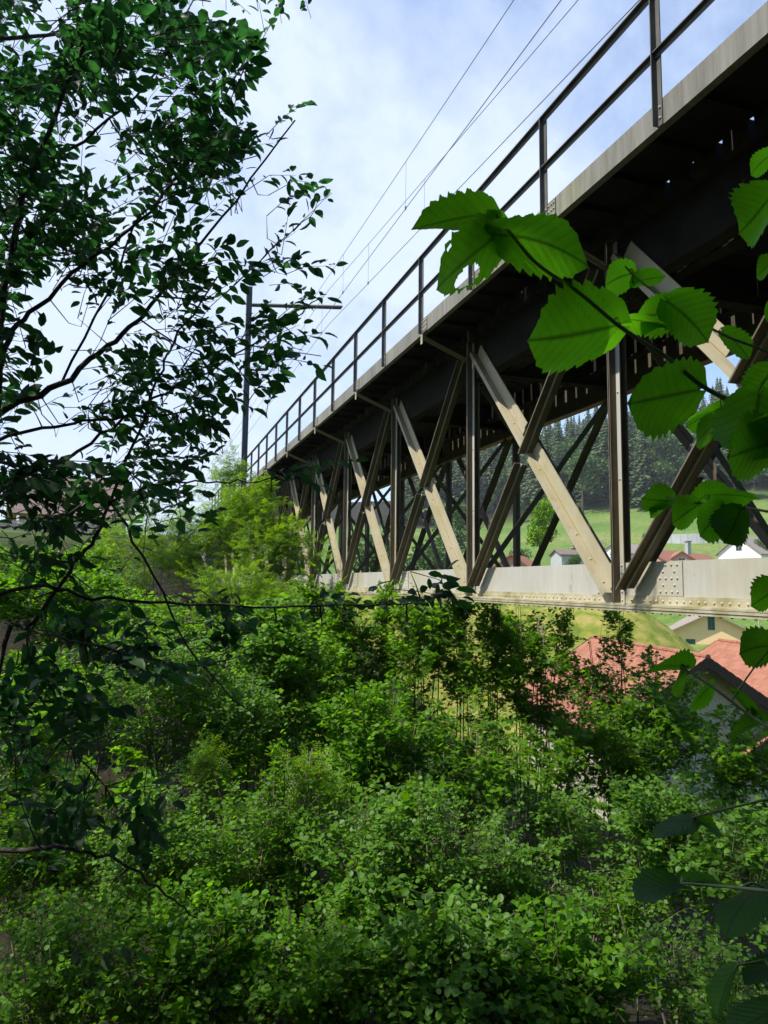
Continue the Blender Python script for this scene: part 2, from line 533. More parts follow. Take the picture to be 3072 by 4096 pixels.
def build_ground():
    rad = np.concatenate([[0.0], np.linspace(0.8, 20, 40), np.geomspace(21, 3000, 90)])
    na = 240
    ang = np.linspace(0, 2 * math.pi, na, endpoint=False)
    X = rad[:, None] * np.sin(ang)[None]
    Y = rad[:, None] * np.cos(ang)[None]
    Z = ground(X, Y)
    near = rad[:, None] < 24
    Z = Z + np.where(near, rng.normal(0, 0.04, X.shape), 0)
    v = np.stack([X, Y, Z], -1).reshape(-1, 3)
    t = []
    for i in range(len(rad) - 1):
        for k in range(na):
            k2 = (k + 1) % na
            a, b, c, d = i * na + k, i * na + k2, (i + 1) * na + k2, (i + 1) * na + k
            t.append((a, c, b))
            t.append((a, d, c))
    m, n, l = new_mat('meadow_and_woodland_ground')
    out = n.new('ShaderNodeOutputMaterial')
    b = n.new('ShaderNodeBsdfPrincipled')
    b.inputs['Roughness'].default_value = 0.9
    b.inputs['Specular IOR Level'].default_value = 0.15
    l.new(b.outputs[0], out.inputs[0])
    g = n.new('ShaderNodeNewGeometry')
    at = n.new('ShaderNodeAttribute')
    at.attribute_name = 'litter'
    at2 = n.new('ShaderNodeAttribute')
    at2.attribute_name = 'mound'

    def noise(scale, det, st=(1, 1, 1)):
        mm = n.new('ShaderNodeMapping')
        mm.inputs['Scale'].default_value = st
        l.new(g.outputs['Position'], mm.inputs[0])
        q = n.new('ShaderNodeTexNoise')
        q.inputs['Scale'].default_value = scale
        q.inputs['Detail'].default_value = det
        l.new(mm.outputs[0], q.inputs['Vector'])
        return q.outputs['Fac']

    def ramp(fac, cols):
        r = n.new('ShaderNodeValToRGB')
        e = r.color_ramp.elements
        e[0].position, e[0].color = cols[0][0], (*cols[0][1], 1)
        e[1].position, e[1].color = cols[-1][0], (*cols[-1][1], 1)
        for p_, c_ in cols[1:-1]:
            q = e.new(p_)
            q.color = (*c_, 1)
        l.new(fac, r.inputs[0])
        return r.outputs[0]

    def mix(fac, a_, b_, mode='MIX'):
        q = n.new('ShaderNodeMix')
        q.data_type = 'RGBA'
        q.blend_type = mode
        if isinstance(fac, float):
            q.inputs[0].default_value = fac
        else:
            l.new(fac, q.inputs[0])
        l.new(a_, q.inputs[6])
        l.new(b_, q.inputs[7])
        return q.outputs[2]

    grass = ramp(noise(0.045, 8), [(0.35, (0.09, 0.165, 0.033)), (0.52, (0.12, 0.20, 0.04)), (0.68, (0.17, 0.215, 0.06))])
    fine = ramp(noise(0.9, 6), [(0.3, (0.72, 0.74, 0.7)), (0.7, (1.2, 1.15, 1.2))])
    grass = mix(1.0, grass, fine, 'MULTIPLY')
    # mown strips follow the height of the slope
    band = ramp(noise(0.10, 3, (0.05, 0.05, 6.0)), [(0.42, (0.95, 0.96, 0.9)), (0.58, (1.12, 1.04, 1.1))])
    grass = mix(0.9, grass, band, 'MULTIPLY')
    mnd = ramp(noise(1.2, 7), [(0.32, (0.10, 0.15, 0.02)), (0.5, (0.20, 0.22, 0.035)), (0.66, (0.32, 0.26, 0.08))])
    grass = mix(at2.outputs['Fac'], grass, mnd)
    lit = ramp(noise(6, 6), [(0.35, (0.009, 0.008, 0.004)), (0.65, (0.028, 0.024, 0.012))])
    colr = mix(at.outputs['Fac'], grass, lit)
    l.new(colr, b.inputs['Base Color'])
    bp = n.new('ShaderNodeBump')
    bp.inputs['Strength'].default_value = 0.6
    bp.inputs['Distance'].default_value = 0.15
    l.new(noise(2.5, 6), bp.inputs['Height'])
    l.new(bp.outputs[0], b.inputs['Normal'])
    me = np_mesh('meadow_ground', v, np.array(t), m)
    r = np.hypot(v[:, 0], v[:, 1])
    phi = np.degrees(np.arctan2(v[:, 0], v[:, 1]))
    a1 = me.attributes.new('litter', 'FLOAT', 'POINT')
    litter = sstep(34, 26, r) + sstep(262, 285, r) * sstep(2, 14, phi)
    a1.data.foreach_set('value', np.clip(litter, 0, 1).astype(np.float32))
    a2 = me.attributes.new('mound', 'FLOAT', 'POINT')
    a2.data.foreach_set('value', (sstep(36, 40, r) * sstep(75, 66, r)).astype(np.float32))
    put('ground', me, kind='structure')


build_ground()

# ------------------------------------------------------------------ the railway bridge
L, Y0, PAN = 5.087, 6.675, 3.723
ZB, ZCH, ZT = -0.194, 0.262, 3.705          # chord bottom, chord top, truss head
LF = L + 2.87                                # far truss
XF, ZF = L - 0.919, 4.034                    # fascia face, fascia bottom
K0, K1 = -4, 11
YA, YB = Y0 + K0 * PAN, Y0 + K1 * PAN
EX, EY, EZ = np.array([1., 0, 0]), np.array([0, 1., 0]), np.array([0, 0, 1.])

bridge = thing('railway_bridge', 'steel truss railway bridge with crossed diagonals spanning above the bushes', 'bridge', (L, Y0, ZB - 0.07))


def yk(k):
    return Y0 + k * PAN


# rivet head shared by every rivet
def dome_mesh(r, h):
    m = MB()
    vs, fs = [], []
    seg = 7
    for ring, (rr, hh) in enumerate(((1.0, 0.0), (0.8, 0.62))):
        for k in range(seg):
            a = 2 * math.pi * k / seg
            vs.append((-h * hh, r * rr * math.cos(a), r * rr * math.sin(a)))
    vs.append((-h, 0, 0))
    for k in range(seg):
        k2 = (k + 1) % seg
        fs.append((k, seg + k, seg + k2, k2))
        fs.append((seg + k, 2 * seg, seg + k2))
    m.add(vs, fs)
    return m


RIV = dome_mesh(0.0145, 0.013)
rivet_mesh = RIV.mesh('rivet', rivm, smooth=True)
RV = np.array(RIV.v)
rivet_spots = []          # (owner, xyz)


def chord(x_out, sgn, name_):
    """Bottom chord: two webs, angle, stack of flange plates. sgn = -1: its outside looks to smaller x."""
    ch = MB()
    s = sgn
    ya, yb = YA, YB
    xo = x_out

    def bx(m, a, b, y0, y1, z0, z1):
        a, b = xo + s * a, xo + s * b
        m.box(min(a, b), max(a, b), y0, y1, z0, z1)
    bx(ch, 0.0, -0.012, ya, yb, ZB, ZCH)
    bx(ch, -0.20, -0.212, ya, yb, ZB, ZCH)
    o = ch.build(name_, cream, bridge)
    an = MB()
    cuts = [ya] + [yk(k) - 0.60 for k in (-3, -1, 0, 2, 4, 6, 8, 10)] + [yb]
    for a_, b_ in zip(cuts[:-1], cuts[1:]):
        bx(an, 0.012, 0.0008, a_ + 0.006, b_ - 0.006, ZB, ZB + 0.10)
        bx(an, 0.10, 0.012, a_ + 0.006, b_ - 0.006, ZB, ZB + 0.012)
    for i in range(5):
        w = (0.112, 0.108, 0.114, 0.106, 0.111)[i]
        z1 = ZB - 0.0008 - i * 0.0145
        bx(an, w, -0.30 + 0.01 * i, ya, yb - i * 0.5, z1 - 0.0132, z1)
    an.build('flange_plate', moss, bridge)
    return o


near_chord = chord(L, -1, 'bottom_chord')
far_chord = chord(LF, 1, 'bottom_chord')

# splice plates on the near chord and their rivet grids
for k, off in ((0, -0.56), (2, -0.5), (2, 3.0), (5, -0.5)):
    y0 = yk(k) + off - 0.40 if k == 0 else yk(k) + off - 0.30
    w = 0.37
    m = MB()
    m.box(L - 0.0115, L - 0.0012, y0, y0 + w, ZB + 0.104, ZCH - 0.004)
    sp = m.build('splice_plate', cream, bridge)
    for row in range(5):
        cols = (0.05, 0.13, 0.215, 0.30) if row % 2 == 0 else (0.09, 0.255)
        for c in cols:
            rivet_spots.append((sp, (L - 0.0115, y0 + 0.02 + c, ZB + 0.145 + row * 0.068)))

# rivets along the chord angle
y = yk(-1) + 0.5
while y < yk(7):
    kf = (y - Y0) / PAN
    if abs(kf - round(kf)) * PAN > 0.10:
        rivet_spots.append((near_chord, (L - 0.012, y + random.uniform(-.006, .006), ZB + 0.047)))
    y += 0.098 if y < yk(0) - 0.2 or y > yk(0) + 0.2 else 0.12
for k in range(-1, 4):
    for dy, z in ((.34, -.02), (.34, -.075), (.41, -.075), (-.30, .20), (-.30, .12), (-.36, .04)):
        rivet_spots.append((near_chord, (L - 0.012, yk(k) + dy, z)))
# under-flange rivets, joined
m = MB()
y = yk(-1) + 0.4
while y < yk(6):
    for dx in (-0.075, 0.09):
        vs = [(L + dx + p[1], y + p[2], ZB - 0.0735 + p[0]) for p in RV]
        m.add(vs, [tuple(reversed(f)) for f in RIV.f])
    y += 0.13
m.build('rivet_row', rivm, bridge, kind='stuff')


def vertical(k, x, s):
    """Pair of angles back to back with an inner angle; s=-1 looks to smaller x."""
    m = MB()
    yc = yk(k)

    def bx(a, b, y0, y1, z0, z1):
        a, b = x + s * a, x + s * b
        m.box(min(a, b), max(a, b), y0, y1, z0, z1)
    e = 0.0135
    zt = 3.98
    bx(0.098 + e, 0.012 + e, yc - 0.012, yc, ZB + 0.013, zt)  # outstanding leg
    bx(0.102 + e, 0.012 + e, yc + 0.010, yc + 0.022, ZB + 0.013, zt)
    bx(0.012 + e, e, yc + 0.010, yc + 0.082, ZB + 0.10, zt)
    bx(-0.060, -0.072, yc - 0.085, yc, ZCH, zt)
    bx(-0.020, -0.060, yc - 0.012, yc, ZCH, zt)
    v = m.build('vertical_post', olive_shade if s < 0 else brown, bridge)  # legs that lie in shade get the darkened steel
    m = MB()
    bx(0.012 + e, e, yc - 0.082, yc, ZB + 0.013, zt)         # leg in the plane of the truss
    m.build('flange', cream if s < 0 else brown, v)  # sunlit leg built apart so it keeps the lighter cream
    if s < 0 and -1 <= k <= 3:
        for z in (-0.15, -0.06, 0.06, 0.15, 0.23, 1.2, 2.2, 2.9):
            rivet_spots.append((v, (x - 0.012 - e, yc - 0.045, z)))
    return v


def light_diag(k, x, s):
    """From the foot of post k up to the head of post k+1."""
    m = MB()
    b0 = np.array([x, yk(k) + 0.15, -0.07])
    b1 = np.array([x, yk(k + 1) - 0.13, 3.80])
    t = (b1 - b0) / np.linalg.norm(b1 - b0)
    q = np.array([0, -t[2], t[1]])             # upward, towards the near end
    a = EX * (-s)                              # inward
    Ln = np.linalg.norm(b1 - b0)
    m.bar(b0, b1, a, q, -0.112, -0.102, -0.068, 0.0)        # leg that looks out of the truss
    m.bar(b0, b1, a, q, -0.102, -0.016, -0.010, 0.0)        # leg that looks up
    mid = 0.535
    for f0, f1 in ((0.01, mid - 0.045), (mid + 0.035, 0.985)):
        m.bar(b0 + t * Ln * f0, b0 + t * Ln * f1, a, q, -0.0145, -0.0016, 0.003, 0.125)
        m.bar(b0 + t * Ln * f0, b0 + t * Ln * (f1 - .004), a, q, -0.032, -0.0148, 0.108, 0.20)
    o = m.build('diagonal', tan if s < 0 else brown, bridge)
    if s < 0 and -1 <= k <= 3:
        for f in (0.03, 0.10, 0.18, 0.42, 0.62, 0.86):
            c = b0 + t * Ln * f - EX * 0.058 + q * 0.001
            rivet_spots.append((o, tuple(c), q))
    return o


def dark_diag(k, x, s):
    """From the head of post k down to the foot of post k+1: two angles, cut where the other diagonal passes."""
    m = MB()
    st = MB()
    b0 = np.array([x, yk(k + 1) - 0.17, -0.03])
    b1 = np.array([x, yk(k) + 0.13, 3.80])
    t = (b1 - b0) / np.linalg.norm(b1 - b0)
    q = np.array([0, t[2], -t[1]])
    if q[2] > 0:
        q = -q                                  # the lower side
    a = EX * (-s)
    Ln = np.linalg.norm(b1 - b0)
    for f0, f1 in ((0.0, 0.452), (0.482, 0.985)):
        c0, c1 = b0 + t * Ln * f0, b0 + t * Ln * f1
        m.bar(c0, c1, a, q, -0.215, -0.115, 0.0, 0.010)
        st.bar(c0, c1, a, q, -0.1148, -0.104, 0.0, 0.045)
        m.bar(c0 + t * 0.05, c1, a, q, -0.104, -0.018, 0.035, 0.045)
        m.bar(c0, c1, a, q, -0.215, -0.205, 0.0105, 0.018)
    o = m.build('diagonal', olive_shade if s < 0 else brown, bridge)
    st.build('flange', cream if s < 0 else brown, o)  # sunlit strip in cream, the other legs in shade-darkened steel
    return o


for k in range(K0, K1 + 1):
    vertical(k, L, -1)
    vertical(k, LF, 1)
    if k < K1:
        light_diag(k, L, -1)
        dark_diag(k, L, -1)
        light_diag(k, LF, 1)
        dark_diag(k, LF, 1)
    # sway frame between the trusses, floor beam and lower strut
    m = MB()
    p0, p1 = np.array([L + 0.22, yk(k) + 0.05, 0.20]), np.array([LF - 0.2, yk(k) + 0.05, 3.3])
    d = (p1 - p0) / np.linalg.norm(p1 - p0)
    m.bar(p0, p1, EY, np.cross(d, EY), -0.012, 0.0, -0.045, 0.045)
    m.bar(p0, p1, EY, np.cross(d, EY), 0.0, 0.06, -0.045, -0.035)
    p0, p1 = np.array([L + 0.22, yk(k) + 0.085, 3.3]), np.array([LF - 0.2, yk(k) + 0.085, 0.20])
    p0[1] += 0.03
    p1[1] += 0.03
    d = (p1 - p0) / np.linalg.norm(p1 - p0)
    m.bar(p0, p1, EY, np.cross(d, EY), -0.012, 0.0, -0.045, 0.045)
    m.box(L + 0.215, LF - 0.215, yk(k) + 0.15, yk(k) + 0.23, ZB + 0.03, ZB + 0.13)
    m.build('sway_brace', brown, bridge)
    m = MB()
    m.box(L + 0.18, LF - 0.18, yk(k) - 0.006, yk(k) + 0.006, 3.50, 4.00)
    m.box(L + 0.18, LF - 0.18, yk(k) - 0.10, yk(k) + 0.10, 3.485, 3.4995)
    m.build('floor_beam', shadesteel, bridge)
    # bracket under the walkway
    for x, s in ((L, -1), (LF, 1)):
        m = MB()
        a0, a1 = np.array([x + s * 0.12, yk(k), 3.70]), np.array([x + s * 0.90, yk(k), 4.00])
        d = (a1 - a0) / np.linalg.norm(a1 - a0)
        q = np.cross(d, EY)
        m.bar(a0, a1, EY, q, -0.035, 0.035, -0.008, 0.004)
        m.bar(a0, a1, EY, q, -0.006, 0.006, 0.005, 0.05)
        m.box(min(x + s * 0.932, x + s * 0.921), max(x + s * 0.932, x + s * 0.921), yk(k) - 0.05, yk(k) + 0.03, ZF - 0.165, ZF - 0.004)
        m.build('walkway_bracket', tan if s < 0 else brown, bridge)

for x, s in ((L, -1), (LF, 1)):
    def X(a):
        return x + s * a
    m = MB()
    a, b = sorted((X(0.0), X(-0.014)))
    m.box(a, b, YA, YB, 3.36, 4.00)
    a, b = sorted((X(0.012), X(-0.17)))
    m.box(a, b, YA, YB, 3.344, 3.359)
    a, b = sorted((X(-0.155), X(-0.169)))
    m.box(a, b, YA, YB, 3.36, 4.00)
    m.build('top_chord', shadesteel if s < 0 else brown, bridge)
    # lower bracing in plan
    # walkway plates with ribs
    for j in range(2 * K0, 2 * K1):
        y0, y1 = Y0 + j * PAN / 2, Y0 + (j + 1) * PAN / 2
        m = MB()
        a, b = sorted((X(0.905), X(0.06)))
        m.box(a, b, y0 + 0.004, y1 - 0.004, 4.205, 4.225)
        for r in (0.17, 0.5, 0.83):
            yc = y0 + (y1 - y0) * r
            m.box(a + 0.01, b - 0.01, yc - 0.025, yc + 0.025, 4.13, 4.204)
        m.build('walkway_plate', shadesteel, bridge)
    for j in range(K0, K1):
        m = MB()
        y0, y1 = yk(j) - 0.10, yk(j + 1) - 0.10
        a, b = sorted((X(0.919), X(0.909)))
        m.box(a, b, y0 + 0.003, y1 - 0.003, ZF, ZF + 0.245)
        a, b = sorted((X(0.9085), X(0.84)))
        m.box(a, b, y0 + 0.003, y1 - 0.003, ZF, ZF + 0.012)
        m.build('fascia', fasc, bridge)
        if s < 0:
            m = MB()
            m.box(XF - 0.010, XF - 0.0008, y0 - 0.12, y0 + 0.028, ZF + 0.012, ZF + 0.232)
            jp = m.build('joint_plate', fasc, bridge)
            if -1 <= j <= 5:
                for ry in (-.095, -.045, .008):
                    for rz in (.05, .12, .19):
                        rivet_spots.append((jp, (XF - 0.010, y0 + ry, ZF + rz)))

# stringers, deck timbers, track
for xs in (L + 0.72, LF - 0.72):
    m = MB()
    m.box(xs - 0.007, xs + 0.007, YA, YB, 3.62, 4.0)
    m.box(xs - 0.09, xs + 0.09, YA, YB, 3.604, 3.619)
    m.build('stringer', shadesteel, bridge)
deck_rng = random.Random(3)
timber_mesh = None
y = YA + 0.2
i = 0
tm = MB()
tm.box(-1.53, 1.53, -0.145, 0.145, 0, 0.2)
timber_mesh = tm.mesh('deck_timber', timber)
n_t = 0
while y < YB:
    o = put('deck_timber', timber_mesh, bridge, np.array([(L + LF) / 2, y, 4.003]) - wloc(bridge))
    y += 0.29 + deck_rng.choice([0.012, 0.03, 0.06, 0.075, 0.05])
for xs in ((L + LF) / 2 - 0.75, (L + LF) / 2 + 0.75):
    m = MB()
    m.box(xs - 0.07, xs + 0.07, YA, YB, 4.204, 4.22)
    m.box(xs - 0.01, xs + 0.01, YA, YB, 4.2205, 4.32)
    m.box(xs - 0.035, xs + 0.035, YA, YB, 4.3205, 4.36)
    m.build('rail', mastm, bridge)

# handrail
rail = MB()
ZR = ZF + 1.30
railing = thing('railing', '', '')
del railing['label'], railing['category']
railing.parent = bridge
railing.location = (XF - L, 0, ZF - (ZB - 0.07))
YR0, YR1 = Y0 - 3.5 * PAN, YB
rail.bar((XF - 0.012, YR0, ZR), (XF - 0.012, YR1, ZR), EX, EZ, -0.052, 0.0, -0.012, 0.0)
rail.bar((XF - 0.012, YR0, ZR), (XF - 0.012, YR1, ZR), EX, EZ, -0.010, 0.0, -0.065, -0.0125)
rail.build('top_rail', railgrey, railing)
rail = MB()
zm = ZF + 0.70
rail.bar((XF - 0.012, YR0, zm), (XF - 0.012, YR1, zm), EX, EZ, -0.045, 0.0, -0.010, 0.0)
rail.bar((XF - 0.012, YR0, zm), (XF - 0.012, YR1, zm), EX, EZ, -0.009, 0.0, -0.060, -0.0105)
rail.build('mid_rail', railgrey, railing)
pm = MB()
pm.box(-0.0115, -0.0015, -0.062, 0.0, 0, 1.286)
pm.box(-0.068, -0.0118, -0.010, 0.0, 0, 1.286)
post_mesh = pm.mesh('post', railgrey)
for j in range(-6, 2 * K1 + 1):
    yp = Y0 + (j - 1) * PAN / 2
    o = put('post', post_mesh, railing, (0, yp - Y0, 0))
    if -1 <= j <= 8:
        for z in (0.06, 0.12, 0.18) if j % 2 else (0.07, 0.17):
            rivet_spots.append((o, (XF - 0.0115, yp - 0.036, ZF + z)))

# rivets as objects on the parts they sit on
for spot in rivet_spots:
    owner, pos = spot[0], spot[1]
    par = owner if (owner.parent is bridge) else owner.parent
    o = put('rivet', rivet_mesh, par, np.array(pos) - wloc(par))
    if len(spot) == 3:
        o.rotation_euler = Vector((-1, 0, 0)).rotation_difference(Vector(spot[2])).to_euler()

# stone abutment at the far end
ab = thing('abutment', 'grey stone abutment carrying the far end of the truss bridge', 'abutment', (6.5, YB + 1.2, ground(6.5, YB + 1.2)))
m = MB()
zb = float(ground(6.5, YB + 1.2)) - 1
m.box(4.0, 9.0, YB + 0.1, YB + 3.2, zb, 3.9)
m.build('bearing_wall', stone, ab)
m = MB()
m.box(3.9, 9.1, YB, YB + 3.3, 3.903, 4.2)
m.build('coping', concrete, ab)

# ------------------------------------------------------------------ overhead line
for xf, lab in ((lambda yy: 6.15 - 0.014 * (yy - 10), 'overhead line of two wires crossing the sky farthest from the handrail'),
                (lambda yy: max(6.25, 7.36 - 0.068 * (yy - 9)), 'overhead line of two wires crossing the sky closest to the handrail')):
    xw = xf(9)
    t = thing('overhead_line', lab, 'overhead wire', (xw, 0, 9.6), 'overhead lines above the track')
    ys = np.linspace(-14, 75, 90)
    sag = lambda yy: 11.1 - 0.25 * (1 - min(1.0, ((yy - 6) / 26.0) ** 2))
    m = MB()
    m.tube([(xf(yy), yy, sag(yy)) for yy in ys], 0.0085, 0.0085, 5)
    m.build('messenger_wire', wirem, t)
    m = MB()
    m.tube([(xf(yy), yy, 9.6) for yy in ys], 0.0095, 0.0095, 5)
    m.build('contact_wire', wirem, t)
    for yy in ((-3, 4.6, 16.3, 22, 27.5, 34, 41) if xw < 7 else (-2, 5.0, 16.9, 21, 26, 33.5, 40)):
        m = MB()
        m.tube([(xf(yy), yy, 9.61), (xf(yy), yy, sag(yy))], 0.0045, 0.0045, 4)
        m.tube([(xf(yy), yy, 9.57), (xf(yy), yy, 9.66)], 0.022, 0.022, 5)
        m.build('dropper', wirem, t)

mp0 = P(528, 975, 29.5)
mx, my = float(mp0[0]), float(mp0[1])
ztop = float(P(546, 603, 29.5)[2])
mast = thing('catenary_mast', 'grey steel catenary mast with a bracket arm beside the bridge', 'mast', (mx, my, 3.6))
m = MB()
m.box(mx - 0.10, mx + 0.10, my - 0.012, my + 0.012, 2.0, ztop)
m.box(mx - 0.115, mx - 0.10, my - 0.10, my + 0.10, 2.0, ztop)
m.box(mx + 0.10, mx + 0.115, my - 0.10, my + 0.10, 2.0, ztop)
m.build('pole', mastm, mast)
tipp = P(738, 664, 29.0)
arm0 = np.array([mx + 0.13, my, float(P(545, 645, 29.5)[2])])
m = MB()
for dy in (-0.09, 0.09):
    m.tube([arm0 + EY * dy, np.array([tipp[0], tipp[1] + dy, tipp[2]])], 0.052, 0.052, 6)
m.build('bracket_arm', mastm, mast)
m = MB()
s0 = np.array([mx + 0.13, my, float(P(545, 710, 29.5)[2])])
m.tube([s0, arm0 * 0.45 + tipp * 0.55 - EZ * 0.09], 0.058, 0.058, 6)
m.build('strut', mastm, mast)
m = MB()
s0 = np.array([mx + 0.13, my, float(P(545, 738, 29.5)[2])])
e0 = np.array([7.0, my - 0.3, 9.75])
m.tube([s0, s0 * 0.75 + e0 * 0.25 + EZ * 0.0, e0], 0.03, 0.022, 6)
m.build('steady_arm', mastm, mast)
m = MB()
for q in np.linspace(0.10, 0.24, 6):
    c = s0 * (1 - q) + e0 * q
    m.tube([c - (e0 - s0) * 0.008, c + (e0 - s0) * 0.008], 0.09, 0.05, 8)
m.build('insulator', porcelain, mast)

# ------------------------------------------------------------------ buildings
def basis(az):
    """Horizontal axes of a house: forward (ridge) direction with azimuth az degrees from +y, and its right."""
    a = math.radians(az)
    return np.array([math.sin(a), math.cos(a), 0]), np.array([math.cos(a), -math.sin(a), 0])


def gable_house(name, label, cat, apex, az, length, half, pitch, zbase, wallm, roofm, over=0.4, thick=0.14, group=None, tiles=None, vergem=None):
    """Gabled house. apex: near end of the ridge; the ridge runs away along az. Returns (thing, fwd, right, eave height)."""
    f, r = basis(az)
    apex = np.asarray(apex, float)
    rise = half * math.tan(math.radians(pitch))
    ze = apex[2] - rise
    t = thing(name, label, cat, (apex[0], apex[1], zbase), group)
    g0 = apex + f * over
    gl = length - 2 * over
    hw = half - over
    dz = (half - hw) * math.tan(math.radians(pitch)) + thick * 1.1
    w = MB()
    out = [np.array([*(g0 - r * hw)[:2], zbase]), np.array([*(g0 + r * hw)[:2], zbase]),
           np.array([*(g0 + r * hw)[:2], apex[2] - hw * math.tan(math.radians(pitch)) - thick * 1.1]),
           np.array([*g0[:2], apex[2] - thick * 1.1]),
           np.array([*(g0 - r * hw)[:2], apex[2] - hw * math.tan(math.radians(pitch)) - thick * 1.1])]
    w.poly(out, f * gl)
    w.build('wall', wallm, t)
    for s in (-1, 1):
        m = MB()
        n = np.array([r[0] * s * math.sin(math.radians(pitch)), r[1] * s * math.sin(math.radians(pitch)), math.cos(math.radians(pitch))])
        e = apex + r * s * half - EZ * rise
        p = [apex - n * 0.0, e, e - n * thick, apex - EZ * (thick / math.cos(math.radians(pitch)))]
        m.poly(p, f * length)
        m.build('roof', roofm, t)
        if vergem is not None:
            m = MB()
            p2 = [apex + n * 0.02 - f * 0.05, e + n * 0.02 - f * 0.05, e - n * 0.34 - f * 0.05, apex - EZ * 0.40 - f * 0.05]
            m.poly(p2, f * 0.045)
            m.build('verge_board', vergem, t)
    return t, f, r, ze


def tile_slope(parent, apex, f, r, s, half, pitch, length, tw, th, mesh, first=None, limit=300):
    """Courses of clay tiles over one slope: those that show largest as objects, the rest joined."""
    sp, cp = math.sin(math.radians(pitch)), math.cos(math.radians(pitch))
    down = r * s * cp - EZ * sp
    n = r * s * sp + EZ * cp
    slope = half / cp
    nr, nc = int(slope / th) + 1, int(length / tw)
    spots = []
    for i in range(nr):
        for j in range(nc):
            c = apex + down * (i * th + th * 0.5) + f * (j * tw + tw * 0.5 + (0.0 if i % 2 else 0.0)) + n * 0.022
            if i * th + th * 0.5 > slope:
                continue
            spots.append(c)
    spots = np.array(spots)
    px, py, d = to_px(spots)
    ok = (px > 1170) & (px < 1680) & (py > 1370) & (py < 1640)
    order = np.argsort(np.where(ok, d, 1e6))
    R_ = Matrix(((f[0], down[0], n[0]), (f[1], down[1], n[1]), (f[2], down[2], n[2])))
    tilt = Matrix.Rotation(math.radians(-3.0), 3, 'X')
    M = (R_ @ tilt)
    q = M.to_euler()
    Mn = np.array(M)
    rest = MB()
    tv = np.array([v.co[:] for v in mesh.vertices])
    tf = [tuple(p.vertices) for p in mesh.polygons]
    for rank, i in enumerate(order):
        jit = np.array([0, 0, random.uniform(-.004, .004)])
        if rank < limit and ok[i]:
            o = put('roof_tile', mesh, parent, spots[i] + jit - wloc(parent))
            o.rotation_euler = q
        else:
            rest.add(tv @ Mn.T + spots[i] + jit, tf)
    rest.build('roof_tiles_rest'.replace('_rest', ''), tile_red, parent, kind='stuff')


def tile_mesh(tw, th):
    m = MB()
    xs = np.linspace(-tw / 2, tw / 2, 5)
    top, bot = [], []
    for yy in (-th / 2 - 0.002, th / 2 - 0.022):
        for i, x in enumerate(xs):
            top.append((x, yy, 0.012 + 0.012 * math.cos(i / 4 * 2 * math.pi)))
    vs = top + [(x, y, z - 0.03) for x, y, z in top]
    fs = [(i, i + 1, 5 + i + 1, 5 + i) for i in range(4)]
    fs += [(5 + i, 5 + i + 1, 15 + i + 1, 15 + i) for i in range(4)]
    fs += [(10 + i + 1, 10 + i, i, i + 1) for i in range(4)]
    m.add(vs, fs)
    return m.mesh('roof_tile', tile_red)


def window(parent, c, f, r, w, h, fm=framew, sm=None, name='window', cross=True, out=0.03):
    """Framed window on a wall whose outward direction is -f."""
    m = MB()
    c = np.asarray(c, float)
    for (a0, a1, b0, b1) in ((-w / 2, w / 2, h / 2 - 0.08, h / 2), (-w / 2, w / 2, -h / 2, -h / 2 + 0.08), (-w / 2, -w / 2 + 0.08, -h / 2 + .081, h / 2 - .081), (w / 2 - 0.08, w / 2, -h / 2 + .081, h / 2 - .081)):
        m.bar(c - f * out, c + f * 0.05, r, EZ, a0, a1, b0, b1)
    if cross:
        m.bar(c - f * (out - .01), c + f * 0.05, r, EZ, -0.03, 0.03, -h / 2 + .081, h / 2 - .081)
        m.bar(c - f * (out - .012), c + f * 0.05, r, EZ, -w / 2 + .081, -0.031, 0.12, 0.17)
        m.bar(c - f * (out - .012), c + f * 0.05, r, EZ, 0.031, w / 2 - .081, 0.12, 0.17)
    o = m.build(name, fm, parent)
    m = MB()
    m.bar(c - f * 0.006, c + f * 0.04, r, EZ, -w / 2 + .082, w / 2 - .082, -h / 2 + .082, h / 2 - .082)
    m.build('pane', glass, o)
    return o


def closed_shutter(parent, c, f, r, w, h):
    m = MB()
    for k in range(2):
        a0 = -w / 2 + k * w / 2 + 0.01
        m.bar(c - f * 0.05, c - f * 0.008, r, EZ, a0, a0 + w / 2 - 0.02, -h / 2, h / 2)
        n = int(h / 0.12)
        for i in range(n):
            m.bar(c - f * 0.065, c - f * 0.0505, r, EZ, a0 + 0.05, a0 + w / 2 - 0.07, -h / 2 + 0.05 + i * 0.12, -h / 2 + 0.12 + i * 0.12)
    o = m.build('shutter', shutter, parent)
    m = MB()
    m.bar(c - f * 0.09, c - f * 0.008, r, EZ, -w / 2 - 0.06, w / 2 + 0.06, -h / 2 - 0.07, -h / 2 - 0.005)
    m.build('sill', wall_beige, parent)
    return o


# near house with its red tiled roof and dark verge
TM = tile_mesh(0.27, 0.36)
apexA = P(1528, 1420.5, 28.0)
hA, fA, rA, zeA = gable_house('red_roof_house', 'near house with orange red tiles and a shaded gable under dark verge boards', 'house', apexA, 10.2, 10.5, 4.6, 33, float(ground(apexA[0], apexA[1])) - 0.3,
                              wall_beige, darkwood, over=0.7, vergem=darkwood)
tile_slope(hA, apexA - fA * 0.05, fA, rA, -1, 4.6, 33, 10.4, 0.27, 0.36, TM)
tile_slope(hA, apexA - fA * 0.05, fA, rA, 1, 4.6, 33, 10.4, 0.27, 0.36, TM, limit=0)
m = MB()
for i in range(26):
    a0 = apexA + EZ * 0.02 + fA * (i * 0.4 - 0.05)
    m.tube([a0, a0 + fA * 0.41 + EZ * 0.012], 0.12, 0.105, 8)
m.build('ridge_tile', tile_red, hA)
